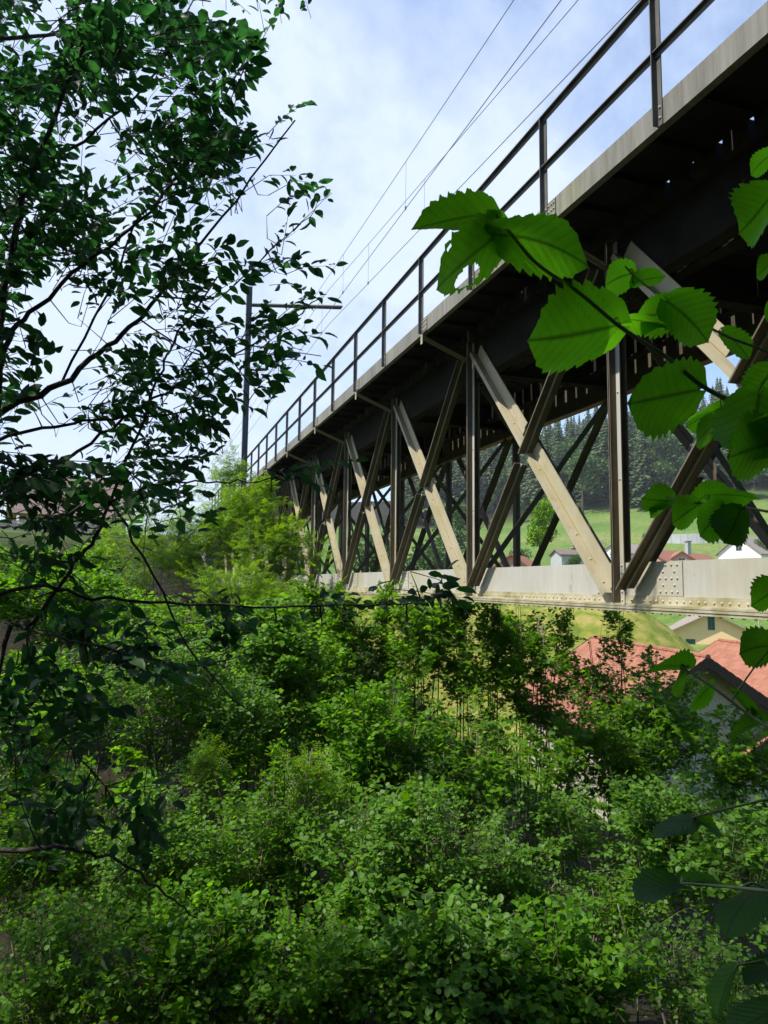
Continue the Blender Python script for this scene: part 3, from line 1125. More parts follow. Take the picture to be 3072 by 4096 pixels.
# arched red lintel in the gable
m = MB()
cA = P(1625, 1600, 27.6)
cA = apexA + fA * 0.66 + rA * 2.3 - EZ * 4.4
m.poly([cA + rA * (0.9 * math.cos(a)) + EZ * (0.35 * math.sin(a)) for a in np.linspace(0, math.pi, 12)], fA * 0.03)
m.build('lintel', wall_pink, hA)

apexB = P(1549, 1383.5, 39.5) - basis(10.2)[0] * 10.6
hB, fB, rB, zeB = gable_house('red_roof_house', 'taller house behind the dark gable with an unbroken orange red tiled slope', 'house', apexB, 10.2, 10.7, 6.2, 31, float(ground(apexB[0], apexB[1])) - 0.5,
                              wall_beige, darkwood, over=0.6, vergem=darkwood)
tile_slope(hB, apexB - fB * 0.02, fB, rB, -1, 6.2, 31, 10.6, 0.27, 0.36, TM)
m = MB()
for i in range(26):
    a0 = apexB + EZ * 0.02 + fB * i * 0.4
    m.tube([a0, a0 + fB * 0.41 + EZ * 0.012], 0.12, 0.105, 8)
m.build('ridge_tile', tile_red, hB)

# cream house with green shutters
ac = P(1537, 1322, 108)
hC, fC, rC, zeC = gable_house('cream_house', 'cream rendered house with closed green shutters and a grey brown roof', 'house', ac, 38, 14, 6.6, 27, float(ground(ac[0], ac[1])) - 0.5, wall_cream, roof_grey, over=1.0)
gC = ac + fC * 1.0
closed_shutter(hC, gC + rC * 0.0 - EZ * 1.75, fC, rC, 1.0, 2.0)
for dx in (-3.0, 2.9):
    closed_shutter(hC, gC + rC * dx - EZ * 5.2, fC, rC, 1.35, 1.9)
m = MB()
e = ac - rC * 6.62 - EZ * 3.42
m.tube([e, e + fC * 14], 0.09, 0.09, 6)
m.build('gutter', darkwood, hC)

# low tiled roof at the edge, small grey shed beyond it
a3 = P(1624, 1364, 88)
h3, f3, r3, _ = gable_house('low_tiled_house', 'low house with a mottled pinkish tile roof beside the cream house', 'house', a3, 108, 12, 4, 30, float(ground(a3[0], a3[1])), wall_beige, roof_far, over=0.5)
a4 = P(1607, 1352, 120)
h4, f4, r4, _ = gable_house('grey_shed', 'small shed with a pale grey roof behind the low pinkish roof', 'shed', a4, 20, 6, 2.4, 25, float(ground(a4[0], a4[1])), wall_grey, concrete, over=0.3)
lp = P(1641, 1385, 96)
t = thing('street_lamp', 'slender pale grey lamp post in front of the dark bushes', 'lamp post', (lp[0], lp[1], float(ground(lp[0], lp[1]))))
m = MB()
m.tube([(lp[0], lp[1], float(ground(lp[0], lp[1]))), (lp[0], lp[1], lp[2] + 3.2)], 0.11, 0.08, 8)
m.build('pole', concrete, t)
m = MB()
m.tube([(lp[0], lp[1], lp[2] + 3.2), (lp[0] + 0.5, lp[1] - 0.5, lp[2] + 3.6), (lp[0] + 1.0, lp[1] - 1.0, lp[2] + 3.6)], 0.06, 0.12, 8)
m.build('lamp_head', concrete, t)

# house row above the bridge chord
a5 = P(1437, 1188, 140)
h5, f5, r5, _ = gable_house('dormer_house', 'long low house with red brown roof and a gabled dormer behind the bridge', 'house', a5 + basis(62)[0] * -9, 62, 33, 5.6, 34, float(ground(a5[0], a5[1])), wall_pink, roof_far, over=0.4)
ad = P(1472.5, 1191, 134)
fd, rd = basis(30)
m = MB()
m.poly([ad - rd * 2.4 - EZ * 3.6, ad + rd * 2.4 - EZ * 3.6, ad + rd * 2.4 - EZ * 1.72, ad - EZ * 0.05, ad - rd * 2.4 - EZ * 1.72], fd * 6)
dm = m.build('dormer', wall_pink, h5)
for s in (-1, 1):
    m = MB()
    m.poly([ad - fd * 0.4 + EZ * 0.12, ad - fd * 0.4 + rd * s * 3.1 - EZ * 2.0, ad - fd * 0.4 + rd * s * 3.1 - EZ * 2.2, ad - fd * 0.4 - EZ * 0.08], fd * 6.5)
    m.build('dormer_roof', roof_far, dm)
window(dm, ad - EZ * 1.8, fd, rd, 1.35, 1.2)
m = MB()
cq = P(1486, 1180, 138)
m.bar(cq - EZ * 1.6, cq + EZ * 0.9, EX, EY, -0.4, 0.4, -0.4, 0.4)
ch = m.build('chimney', concrete, h5)
m = MB()
m.bar(cq + EZ * 0.902, cq + EZ * 1.02, EX, EY, -0.55, 0.55, -0.55, 0.55)
m.build('chimney_cap', stone, ch)

a6 = P(1592, 1156, 150)
f6, r6 = basis(75)
h6, f6, r6, z6 = gable_house('white_house', 'white house with grey framed windows and a porch roof on the meadow', 'house', a6, 75, 12, 5.2, 38, float(ground(a6[0], a6[1])) - 1, wall_white, roof_grey, over=0.5)
g6 = a6 + f6 * 0.5
for dx, dz in ((0, -2.4), (-2.6, -6.0), (2.2, -6.0)):
    window(h6, g6 + r6 * dx + EZ * dz, f6, r6, 1.7 if dz < -3 else 1.3, 2.2 if dz < -3 else 1.8, fm=frameb)
m = MB()
pr = g6 - r6 * 5.6 - EZ * 8.2
m.poly([pr, pr - f6 * 2.0 - EZ * 0.9, pr - f6 * 2.0 - EZ * 1.1, pr - EZ * 0.2], r6 * 11.2)
m.build('porch_roof', roof_far, h6)

a7 = P(1322, 1173, 150)
h7, f7, r7, _ = gable_house('white_garage', 'small white gabled house with dark grey roof on the meadow edge', 'house', a7, 76, 10, 4.0, 30, float(ground(a7[0], a7[1])) - 2, wall_white, roof_grey, over=0.4)
a8 = P(1222, 1187, 118)
h8, f8, r8, _ = gable_house('grey_barn', 'grey weathered barn with a low dark roof beside the pale tree', 'barn', a8 - basis(100)[0] * 2, 100, 8.2, 2.6, 20, float(ground(a8[0], a8[1])), wall_grey, roof_brown, over=0.3)
a9 = P(1104, 1195, 70)
h9, f9, r9, _ = gable_house('pink_house', 'pink rendered house partly hidden behind the bridge posts', 'house', a9, 40, 8, 2.8, 35, float(ground(a9[0], a9[1])), wall_pink, roof_far, over=0.3)

# curved concrete wall in the meadow
cw = P(1507, 1166, 174)
t = thing('retaining_wall', 'curved stained concrete wall set into the green meadow', 'wall', (cw[0], cw[1], cw[2] - 1.5))
f_, r_ = basis(45)
for i in range(7):
    m = MB()
    pts = []
    for u in (i / 7, (i + 0.5) / 7, (i + 1) / 7 - 0.003):
        a = math.radians(-62 + 124 * u)
        pts.append(cw + r_ * 8.6 * math.sin(a) - f_ * (3.2 * math.cos(a) - 3.0))
    out = pts + [p + f_ * 0.5 for p in reversed(pts)]
    m.poly([p - EZ * 2.5 for p in out], EZ * (4.0))
    m.build('wall_panel', concrete, t)

# stacked sawn boards on the meadow
bp = P(1267, 1176, 180)
fb, rb = basis(50)
zb0 = float(ground(bp[0], bp[1]))
t = thing('board_stack', 'stack of sawn boards lying at the foot of the meadow', 'timber stack', (bp[0], bp[1], zb0))
for i in range(5):
    m = MB()
    for j in range(3):
        o0 = bp - rb * 4.2 + rb * (0.6 if i % 2 else 0) + EZ * (i * 0.42 - 0.9)
        m.bar(o0, o0 + rb * (8.2 - 0.3 * j), fb, EZ, j * 0.7, j * 0.7 + 0.6, 0, 0.26)
    m.build('board', woodlight, t)
m = MB()
for dx in (-3.2, -0.5, 2.4):
    m.tube([bp + rb * dx - fb * 0.2 - EZ * 1.5, bp + rb * dx - fb * 0.2 + EZ * 1.4], 0.08, 0.08, 5)
m.build('stake', darkwood, t)
# earth cut
ec = P(1415, 1047, 245)

# house on the upper left behind the trees
al = P(20, 1020, 36)
hl, fl, rl, zl = gable_house('brown_roof_house', 'house with a broad brown roof seen through the branches', 'house', al, 80, 5.6, 3.6, 33, 1.2, wall_grey, roof_brown, over=0.5)
m = MB()
for dx in np.linspace(0.8, 4.8, 5):
    p0 = al + fl * dx + rl * 3.13
    m.bar(np.array([p0[0], p0[1], 1.3]), np.array([p0[0], p0[1], al[2] - 2.3]), fl, rl, -0.08, 0.08, 0.0, 0.06)
m.build('wall_batten', wall_white, hl)
m = MB()
p0 = al + fl * 3.3 + rl * 3.14
m.bar(np.array([p0[0], p0[1], 1.3]), np.array([p0[0], p0[1], 3.6]), fl, rl, -0.35, 0.35, 0.0, 0.05)
m.build('door', woodlight, hl)

t = thing('stone_wall', 'low wall of rough grey stones below the brown roofed house', 'wall', (*P(70, 1185, 28)[:2], 1.2))
w0, w1 = P(-60, 1178, 27.5), P(260, 1190, 27.5)
ln = float(np.hypot(*(w1 - w0)[:2]))
dw = (w1 - w0) * np.array([1, 1, 0])
dw /= np.linalg.norm(dw)
nw = np.array([-dw[1], dw[0], 0])
srng = random.Random(5)
stone_meshes = []
for q in range(5):
    m = MB()
    sx, sy, sz = srng.uniform(.19, .26), .2, srng.uniform(.11, .14)
    pts = []
    for i in range(3):
        for k in range(6):
            a = k / 6 * 2 * math.pi + 0.3
            rr = (0.8, 1.0, 0.75)[i] * srng.uniform(.88, 1.08)
            pts.append((sx * rr * math.cos(a), sy * (i - 1) * 0.9, sz * rr * math.sin(a)))
    fs = [tuple(range(5, -1, -1)), tuple(range(12, 18))]
    for i in range(2):
        for k in range(6):
            fs.append((i * 6 + k, i * 6 + (k + 1) % 6, (i + 1) * 6 + (k + 1) % 6, (i + 1) * 6 + k))
    m.add(pts, fs)
    stone_meshes.append(m.mesh('stone', stone))
for row in range(6):
    u = 0.1 + (row % 2) * 0.2
    while u < ln - 0.2:
        c = w0 * np.array([1, 1, 0]) + dw * u + EZ * (0.95 + row * 0.235)
        o = put('stone', srng.choice(stone_meshes), t, c - wloc(t))
        o.rotation_euler = (0, srng.uniform(-.1, .1), math.atan2(dw[1], dw[0]))
        u += srng.uniform(.4, .48)
m = MB()
m.bar(w0 * np.array([1, 1, 0]) + EZ * 0.4 + nw * 0.1, w0 * np.array([1, 1, 0]) + dw * ln + EZ * 0.4 + nw * 0.1, nw, EZ, 0, 0.4, 0, 1.9)
m.build('wall_core', stone, t)

# ------------------------------------------------------------------ leaves
def fan(outline, centre):
    v = [centre] + outline
    n = len(outline)
    t = [(0, 1 + i, 1 + (i + 1) % n) for i in range(n)]
    return np.array(v, float), np.array(t)


def mirror(right):
    """Outline from base up the right side to the tip and back down the left."""
    return right + [(-x, y, z) for x, y, z in reversed(right[1:-1])]


T_HAZ = fan(mirror([(0, 0, 0), (.30, .10, .03), (.45, .45, .05), (.33, .80, .02), (0, 1.03, -.08)]), (0, .45, -.02))
T_MAP = fan(mirror([(0, 0, 0), (.30, -.02, .0), (.52, .30, .03), (.27, .40, .03), (.42, .78, -.03), (.15, .66, .02), (0, 1.05, -.08)]), (0, .28, -.01))
_ov = [(0, 0, 0), (.17, .18, .04), (.25, .48, .05), (.15, .80, .0), (0, 1.0, -.12)]
T_OVAL = (np.array(mirror(_ov) + [(0, .48, -.015), (0, .8, -.06)], float), np.array([(0, 1, 8), (1, 2, 8), (2, 3, 9), (2, 9, 8), (3, 4, 9), (4, 5, 9), (5, 6, 9), (6, 8, 9), (6, 7, 8), (7, 0, 8)]))
_v, _t = [], []
for _i in range(4):
    for _s in (-1, 1):
        y0 = .18 + .2 * _i
        b = len(_v)
        _v += [(0, y0, 0), (_s * .12, y0 + .12, .02), (_s * .33, y0 + .15 - .02 * _i, -.05), (_s * .16, y0 + .01, .02)]
        _t += [(b, b + 1, b + 3), (b + 1, b + 2, b + 3)] if _s < 0 else [(b, b + 3, b + 1), (b + 1, b + 3, b + 2)]
b = len(_v)
_v += [(0, .85, 0), (.08, .97, .0), (0, 1.15, -.06), (-.08, .97, .0), (.008, 0, 0), (-.008, 0, 0)]
_t += [(b, b + 1, b + 3), (b + 1, b + 2, b + 3), (b + 4, b, b + 5)]
T_ASH = (np.array(_v, float), np.array(_t))
TPL = {'hazel': (T_HAZ, leaf_haz), 'pale': (T_HAZ, leaf_pale), 'maple': (T_MAP, leaf_map), 'oval': (T_OVAL, leaf_dark), 'ash': (T_ASH, leaf_ash)}
LEAF_MESH = {k: np_mesh('leaf', t[0][0], t[0][1], t[1]) for k, t in TPL.items()}


def unit(v):
    return v / (np.linalg.norm(v, axis=-1, keepdims=True) + 1e-9)


def frames(d, nrm):
    d = unit(d)
    x = unit(np.cross(d, nrm))
    z = np.cross(x, d)
    return x, d, z


def leaf_cloud(kind, pos, d, nrm, size):
    tv, tt = TPL[kind][0]
    x, y, z = frames(d, nrm)
    w = size * rng.uniform(0.88, 1.12, len(size))
    curl = rng.uniform(0.3, 2.4, len(size))
    v = (pos[:, None, :] + x[:, None, :] * (tv[None, :, 0:1] * w[:, None, None]) + y[:, None, :] * (tv[None, :, 1:2] * size[:, None, None])
         + z[:, None, :] * (tv[None, :, 2:3] * (size * curl)[:, None, None]))
    n, k = len(pos), len(tv)
    t = tt[None] + (np.arange(n) * k)[:, None, None]
    return v.reshape(-1, 3), t.reshape(-1, 3)


def twig_cloud(a, b, c, r=0.003):
    """Thin three sided twigs through three points each."""
    n = len(a)
    d = unit(c - a)
    s = unit(np.cross(d, np.array([0.3, 0.2, 1.0])))
    t = np.cross(s, d)
    vs = []
    for p, rr in ((a, r), (b, r * .7), (c, r * .3)):
        rr = np.asarray(rr)
        rr = rr[:, None] if rr.ndim else rr
        for k in range(3):
            an = 2 * math.pi * k / 3
            vs.append(p + rr * (math.cos(an) * s + math.sin(an) * t))
    v = np.stack(vs, 1)
    f = []
    for i in range(2):
        for k in range(3):
            k2 = (k + 1) % 3
            f += [(i * 3 + k, i * 3 + k2, i * 3 + 3 + k2), (i * 3 + k, i * 3 + 3 + k2, i * 3 + 3 + k)]
    f = np.array(f)
    tt = f[None] + (np.arange(n) * 9)[:, None, None]
    return v.reshape(-1, 3), tt.reshape(-1, 3)


def twigs_to_leaves(a, c, per, lsize, tilt=0.45, up=(0, 0, 1), droop=0.12):
    """Twigs from a to c, bent; leaves alternate along each."""
    n = len(a)
    ln = np.linalg.norm(c - a, axis=1)
    b = (a + c) / 2 + np.array([0, 0, 1.0]) * (ln * droop)[:, None] + rng.normal(0, 1, (n, 3)) * (ln * 0.05)[:, None]
    u = np.linspace(0.22, 1.0, per)
    ww = np.stack([(1 - u) ** 2, 2 * u * (1 - u), u ** 2], 0)
    bb = 2 * b - 0.5 * (a + c)
    pos = a[:, None] * ww[0][None, :, None] + bb[:, None] * ww[1][None, :, None] + c[:, None] * ww[2][None, :, None]
    tw = unit(c - a)
    upv = unit(np.asarray(up, float)[None] + rng.normal(0, 0.30, (n, 3)))
    side = unit(np.cross(tw, upv))
    sg = np.where(np.arange(per) % 2 == 0, 1.0, -1.0)
    last = (np.arange(per) == per - 1)
    k = np.where(last, 0.15, 0.85)
    d = tw[:, None] * (0.55 + 0.5 * last)[None, :, None] + side[:, None] * (sg * k)[None, :, None] + rng.normal(0, 0.25, (n, per, 3)) - np.array([0, 0, 0.25])
    nr = upv[:, None] + rng.normal(0, tilt, (n, per, 3))
    sz = lsize * rng.uniform(0.6, 1.15, (n, per)) * np.where(u < 0.3, 0.8, 1.0)[None]
    pos = pos + unit(d) * (0.012 + 0.15 * sz[..., None] * rng.uniform(0.2, 1, (n, per, 1)))
    keep = rng.random((n, per)) > 0.08
    return b, pos[keep], d[keep], nr[keep], sz[keep]


def finish_plant(t, kind, tw, lv, n_single, mat_twig=None, twig_r=0.003):
    """tw: (a, b, c) twigs; lv: leaves. The leaves that show largest become objects, the rest one part."""
    a, b, c = tw
    org = wloc(t)
    v, f = twig_cloud(a, b, c, twig_r)
    put('twig', np_mesh('twig', v - org, f, mat_twig or twigm), t, kind='stuff')
    pos, d, nr, sz = lv
    single = np.zeros(len(pos), bool)
    if n_single:
        px, py, dep = to_px(pos)
        ok = (px > 0) & (px < 1659) & (py > 0) & (py < 2212) & (dep > 0.3)
        score = np.where(ok, sz / np.maximum(dep, .3), 0)
        idx = np.argsort(-score)[:n_single]
        single[idx[ok[idx]]] = True
        x, y, z = frames(d, nr)
        me = LEAF_MESH[kind]
        for i in np.nonzero(single)[0]:
            o = bpy.data.objects.new('leaf', me)
            C.objects.link(o)
            o.parent = t
            s = float(sz[i])
            M = Matrix(((x[i][0], y[i][0], z[i][0]), (x[i][1], y[i][1], z[i][1]), (x[i][2], y[i][2], z[i][2])))
            o.rotation_euler = M.to_euler()
            o.location = [float(q) for q in (pos[i] - org)]
            o.scale = (s, s, s * float(rng.uniform(.5, 2.2)))
    r = ~single
    v, f = leaf_cloud(kind, pos[r], d[r], nr[r], sz[r])
    put('foliage', np_mesh('foliage', v - org, f, TPL[kind][1]), t, kind='stuff')


def curve_pts(pts, n=4):
    """Catmull-Rom through the points."""
    p = np.asarray(pts, float)
    p = np.vstack([2 * p[0] - p[1], p, 2 * p[-1] - p[-2]])
    out = []
    for i in range(1, len(p) - 2):
        for u in np.linspace(0, 1, n, endpoint=False):
            out.append(0.5 * ((2 * p[i]) + (-p[i - 1] + p[i + 1]) * u + (2 * p[i - 1] - 5 * p[i] + 4 * p[i + 1] - p[i + 2]) * u * u + (-p[i - 1] + 3 * p[i] - 3 * p[i + 1] + p[i + 2]) * u ** 3))
    out.append(p[-2])
    return np.array(out)


def shrub(name, label, cat, kind, crowns, lsize, per=11, tlen=0.5, n_single=0, n_stem=5, group=None, tilt=0.45, stem_r=0.022, straight=False):
    """crowns: [(centre, radii, twigs)]. Stems rise from the ground under the first crown."""
    c0 = np.asarray(crowns[0][0], float)
    gz = float(ground(c0[0], c0[1]))
    t = thing(name, label, cat, (c0[0], c0[1], gz), group)
    A, B = [], []
    for (c, rad, nt) in crowns:
        c, rad = np.asarray(c, float), np.asarray(rad, float)
        ncl = max(6, nt // 6)                       # sprays sit together in bunches with gaps between
        q = unit(rng.normal(0, 1, (ncl, 3)))
        rr = rng.random(ncl) ** (1 / 3.0)
        pick = rng.integers(0, ncl, nt)
        q = unit(q[pick] * rr[pick][:, None] + rng.normal(0, 0.10, (nt, 3)))
        rr = np.clip(rr[pick] + rng.normal(0, 0.09, nt), .1, 1.15)
        # lumpy outline
        lump = 1 + 0.20 * np.sin(q[:, 0] * 5 + c[0] * 3) * np.cos(q[:, 2] * 6 + c[1] * 2) + rng.normal(0, 0.06, nt)
        end = c + q * rad * (rr * lump)[:, None]
        d = unit(q * np.array([1, 1, 0.45]) + np.array([0, 0, 0.45]) + rng.normal(0, 0.40, (nt, 3)))
        A.append(end - d * (tlen * rng.uniform(0.6, 1.2, nt))[:, None])
        B.append(end)
        ns = n_stem if c is crowns[0][0] or np.allclose(c, c0) else 2
        for k in range(ns):
            m = MB()
            e = c + unit(rng.normal(0, 1, 3)) * rad * (0.15 if straight else 0.55)
            e[2] = c[2] + rad[2] * (0.95 if straight else rng.uniform(0.1, 0.8))
            s = np.array([c0[0] + rng.normal(0, 0.12), c0[1] + rng.normal(0, 0.12), gz - 0.1])
            mid = s * 0.45 + e * 0.55 + rng.normal(0, 0.05 if straight else 0.16, 3)
            m.tube(curve_pts([s, mid, e], 5), stem_r * rng.uniform(.7, 1.2), stem_r * 0.25, 6)
            m.build('stem', stemb, t, smooth=True)
    a, c = np.vstack(A), np.vstack(B)
    b, pos, d, nr, sz = twigs_to_leaves(a, c, per, lsize, tilt)
    finish_plant(t, kind, (a, b, c), (pos, d, nr, sz), n_single)
    return t


# ------------------------------------------------------------------ bushes below and beside the bridge
def PC(px, py, d, rx, ry, rz, nt):
    return (P(px, py, d), (rx, ry, rz), nt)


BUSH = [
    # far row: maple saplings under the bridge chord
    ('maple_sapling', 'slim maple sapling between the ash shrubs and the chord with a narrow top', 'sapling', 'maple', [(690, 1400, 13, .6, .6, 1.2, 200), (668, 1310, 13, .3, .3, .5, 40)], .085, 9, .45, 40),
    ('maple_sapling', 'narrow maple sapling standing in the gap below the third bridge post', 'sapling', 'maple', [(830, 1390, 13, .55, .5, 1.0, 170), (835, 1310, 13, .3, .3, .45, 40)], .085, 9, .45, 40),
    ('maple_sapling', 'narrow maple sapling below the second bridge post with feathery top', 'sapling', 'maple', [(995, 1390, 13, .5, .5, .95, 150), (1000, 1315, 13, .3, .3, .45, 40)], .085, 9, .45, 40),
    ('maple_sapling', 'thin pale maple sapling left of the red roofs in front of the mound', 'sapling', 'maple', [(1120, 1400, 13.5, .5, .5, .9, 90), (1215, 1400, 14, .5, .5, .8, 90), (1290, 1500, 13.6, .8, .5, .7, 170), (1400, 1500, 14, .5, .4, .4, 50)], .08, 9, .45, 40),
    ('maple_sapling', 'slim maple saplings with drooping sprays under the second bridge panel', 'sapling', 'maple', [(760, 1440, 12.5, .85, .8, 1.3, 300), (735, 1330, 12.5, .4, .4, .6, 70)], .085, 9, .45, 60),
    ('maple_sapling', 'maple saplings with dark layered leaves just below the near bridge chord', 'sapling', 'maple', [(905, 1430, 12, .8, .8, 1.2, 300), (880, 1345, 12.2, .45, .4, .55, 80), (955, 1350, 12.2, .3, .3, .5, 50)], .085, 9, .45, 60),
    ('maple_sapling', 'maple saplings in the middle of the row below the chord with paler leaves', 'sapling', 'maple', [(1060, 1450, 12.3, .8, .8, 1.2, 280), (1080, 1350, 12.4, .5, .45, .6, 90)], .085, 9, .45, 60),
    ('maple_sapling', 'bushy maple sapling in front of the hidden end of the red roofs', 'sapling', 'maple', [(1170, 1480, 12.6, .75, .7, 1.1, 230), (1160, 1390, 12.8, .4, .4, .5, 60)], .08, 9, .45, 60),
    ('maple_sapling', 'single straight thin sapling with open sprays before the red roofs', 'sapling', 'maple', [(1352, 1480, 13.2, .75, .6, 1.1, 55), (1345, 1365, 13.2, .6, .5, .42, 42), (1420, 1450, 13.2, .5, .4, .4, 20), (1270, 1440, 13.2, .5, .4, .5, 28), (1352, 1640, 13, .8, .7, .7, 120)], .09, 9, .5, 120),
    ('maple_bush', 'dark maple bush below the shaded house gable', 'bush', 'maple', [(1445, 1570, 11.5, 1.0, .9, .85, 300), (1370, 1640, 11.5, .9, .8, .9, 230)], .09, 9, .5, 120),
    ('maple_bush', 'maple bush against the right hand wall of the shaded gable', 'bush', 'maple', [(1580, 1650, 10.5, .9, .9, .9, 260)], .09, 9, .5, 100),
    ('maple_bush', 'maple bush with shaded gaps under the straight thin sapling', 'bush', 'maple', [(1240, 1640, 11, 1.0, .9, 1.0, 320)], .085, 9, .5, 100),
    ('hazel_bush', 'hazel bush filling the dip between the ash shrubs and the maple saplings', 'bush', 'hazel', [(690, 1500, 12.5, 1.0, .9, 1.1, 330), (600, 1600, 11.5, .9, .8, .8, 220)], .07, 10, .5, 60),
    ('hazel_bush', 'hazel bush with pale round leaves beside the bright ash shrubs', 'bush', 'hazel', [(600, 1460, 10.5, .9, .9, 1.0, 330), (560, 1360, 10.5, .6, .6, .5, 110)], .065, 11, .5, 100),
    ('hazel_bush', 'hazel bush with a pale leafy dome left of the dark hollow', 'bush', 'hazel', [(470, 1560, 9.3, .9, .9, 1.0, 330)], .065, 11, .5, 120),
    ('hazel_bush', 'hazel bush half in the shade of the big leafy tree', 'bush', 'hazel', [(330, 1480, 9.0, .9, .9, .9, 300)], .065, 11, .5, 100),
    ('hazel_bush', 'hazel bush with fine yellow green sprays in the centre of the thicket', 'bush', 'hazel', [(830, 1610, 9.3, .95, .9, .9, 340)], .065, 11, .5, 120),
    ('maple_bush', 'broad maple bush over dark gaps in the centre of the thicket', 'bush', 'maple', [(1010, 1640, 9.3, .95, .9, .9, 320)], .075, 9, .5, 120),
    ('hazel_bush', 'hazel bush in deep shade low under the maple bushes', 'bush', 'hazel', [(1200, 1810, 9, .8, .8, .6, 130)], .065, 11, .5, 100),
    ('hazel_bush', 'shaded hazel bush beyond the large foreground leaves', 'bush', 'hazel', [(1450, 1800, 8.5, 1.0, .9, .8, 300)], .07, 11, .5, 100),
    ('hazel_bush', 'shaded hazel bush at the frame edge beyond the lowest large leaves', 'bush', 'hazel', [(1620, 1880, 7.2, .7, .8, .6, 110)], .07, 11, .5, 80),
    # near row
    ('hazel_bush', 'near hazel bush below the long low branch in the lower left corner', 'bush', 'hazel', [(110, 1830, 7.3, .8, .8, .7, 300), (40, 1640, 8.2, .7, .8, .7, 200)], .052, 10, .45, 200),
    ('hazel_bush', 'near hazel bush with bright round leaves beside the low curved branch', 'bush', 'hazel', [(330, 1850, 7.0, .8, .8, .75, 320)], .052, 10, .45, 200),
    ('hazel_bush', 'near hazel bush with a tall leafy shoot left of centre', 'bush', 'hazel', [(560, 1840, 7.0, .8, .8, .75, 330), (600, 1720, 7.0, .12, .12, .45, 20)], .052, 10, .45, 250),
    ('hazel_bush', 'near hazel bush with the palest leaves at the centre of the slope', 'bush', 'hazel', [(770, 1880, 6.8, .8, .8, .75, 340)], .052, 10, .45, 250),
    ('hazel_bush', 'near hazel bush right of centre whose sunlit top slopes down to the shade', 'bush', 'hazel', [(1000, 1880, 6.9, .85, .8, .75, 350), (1160, 1960, 6.8, .6, .6, .55, 180)], .052, 10, .45, 250),
    ('hazel_bush', 'lowest hazel bush in the dark lower left corner', 'bush', 'hazel', [(130, 2080, 5.6, .7, .7, .6, 280)], .052, 10, .4, 200),
    ('hazel_bush', 'lowest hazel bush with broken sunlight left of the centre bottom', 'bush', 'hazel', [(400, 2090, 5.8, .75, .7, .6, 320)], .052, 10, .4, 250),
    ('hazel_bush', 'lowest hazel bush with scattered bright leaves at the centre bottom', 'bush', 'hazel', [(700, 2090, 5.8, .75, .7, .6, 330)], .052, 10, .4, 250),
    ('hazel_bush', 'lowest hazel bush with dense small leaves right of the centre bottom', 'bush', 'hazel', [(960, 2080, 5.7, .75, .7, .6, 340)], .052, 10, .4, 250),
    ('hazel_bush', 'lowest hazel bush whose slanting edge borders the black hollow', 'bush', 'hazel', [(1200, 2130, 5.8, .7, .7, .55, 300)], .052, 10, .4, 250),
    ('hazel_bush', 'shaded hazel bush low in the black hollow under the large leaves', 'bush', 'hazel', [(1490, 2110, 6.2, .7, .7, .45, 110), (1620, 2180, 5.4, .5, .6, .5, 80)], .052, 10, .4, 120),
    ('hazel_bush', 'small sunlit hazel clump above the black hollow', 'bush', 'hazel', [(1330, 1960, 7.0, .42, .5, .35, 110)], .052, 10, .4, 100),
    ('ash_shrub', 'young ash shrub with feathered leaves rising from the hazels left of centre', 'shrub', 'ash', [(660, 1690, 7.4, .35, .35, .6, 50), (440, 1700, 8.0, .3, .3, .5, 40)], .16, 5, .35, 90),
    ('maple_bush', 'broad leaved maple shoots rising between the near hazel bushes', 'bush', 'maple', [(900, 1760, 7.6, .45, .4, .5, 70), (300, 1700, 7.8, .4, .4, .45, 60)], .11, 8, .4, 120),
    # bank on the left
    ('hazel_bush', 'hazel bush on the bank in front of the low stone wall', 'bush', 'hazel', [(60, 1235, 21, 1.6, 1.2, .8, 260), (200, 1215, 22, 1.4, 1.2, .8, 220)], .10, 10, .6, 40),
    ('ash_shrub', 'bright yellow green ash shrub against the far bridge posts', 'shrub', 'ash', [(600, 1190, 19, 1.2, 1.2, 1.35, 300), (560, 1080, 19.5, .7, .8, .9, 110)], .24, 5, .6, 150),
    ('ash_shrub', 'tall sunlit ash shrub below the foot of the mast', 'shrub', 'ash', [(480, 1150, 20, 1.3, 1.2, 1.4, 320), (500, 1010, 21, .5, .6, .8, 70)], .24, 5, .6, 150),
    ('ash_shrub', 'low sunlit ash shrub at the foot of the bridge chord', 'shrub', 'ash', [(620, 1320, 16.5, 1.3, 1.1, .9, 280), (500, 1290, 16.5, 1.0, 1, .8, 200)], .22, 5, .55, 150),
    ('ash_shrub', 'sunlit ash shrub behind the leaning dark stem', 'shrub', 'ash', [(340, 1180, 19, 1.5, 1.2, 1.2, 300)], .22, 5, .6, 120),
    ('hazel_bush', 'sunlit hazel bush on the bank under the brown roofed house', 'bush', 'hazel', [(170, 1300, 14, 1.3, 1.1, .8, 300), (30, 1290, 14, .9, .9, .7, 180)], .075, 11, .5, 60),
    ('hazel_bush', 'hazel bush on the bank with dull red litter behind it', 'bush', 'hazel', [(350, 1370, 13, 1.2, 1.0, .8, 300)], .075, 11, .5, 60),
    ('hazel_bush', 'hazel bush low on the bank behind the dark hanging branch ends', 'bush', 'hazel', [(140, 1500, 10.5, 1.1, 1.0, .8, 300)], .07, 11, .5, 80),
]
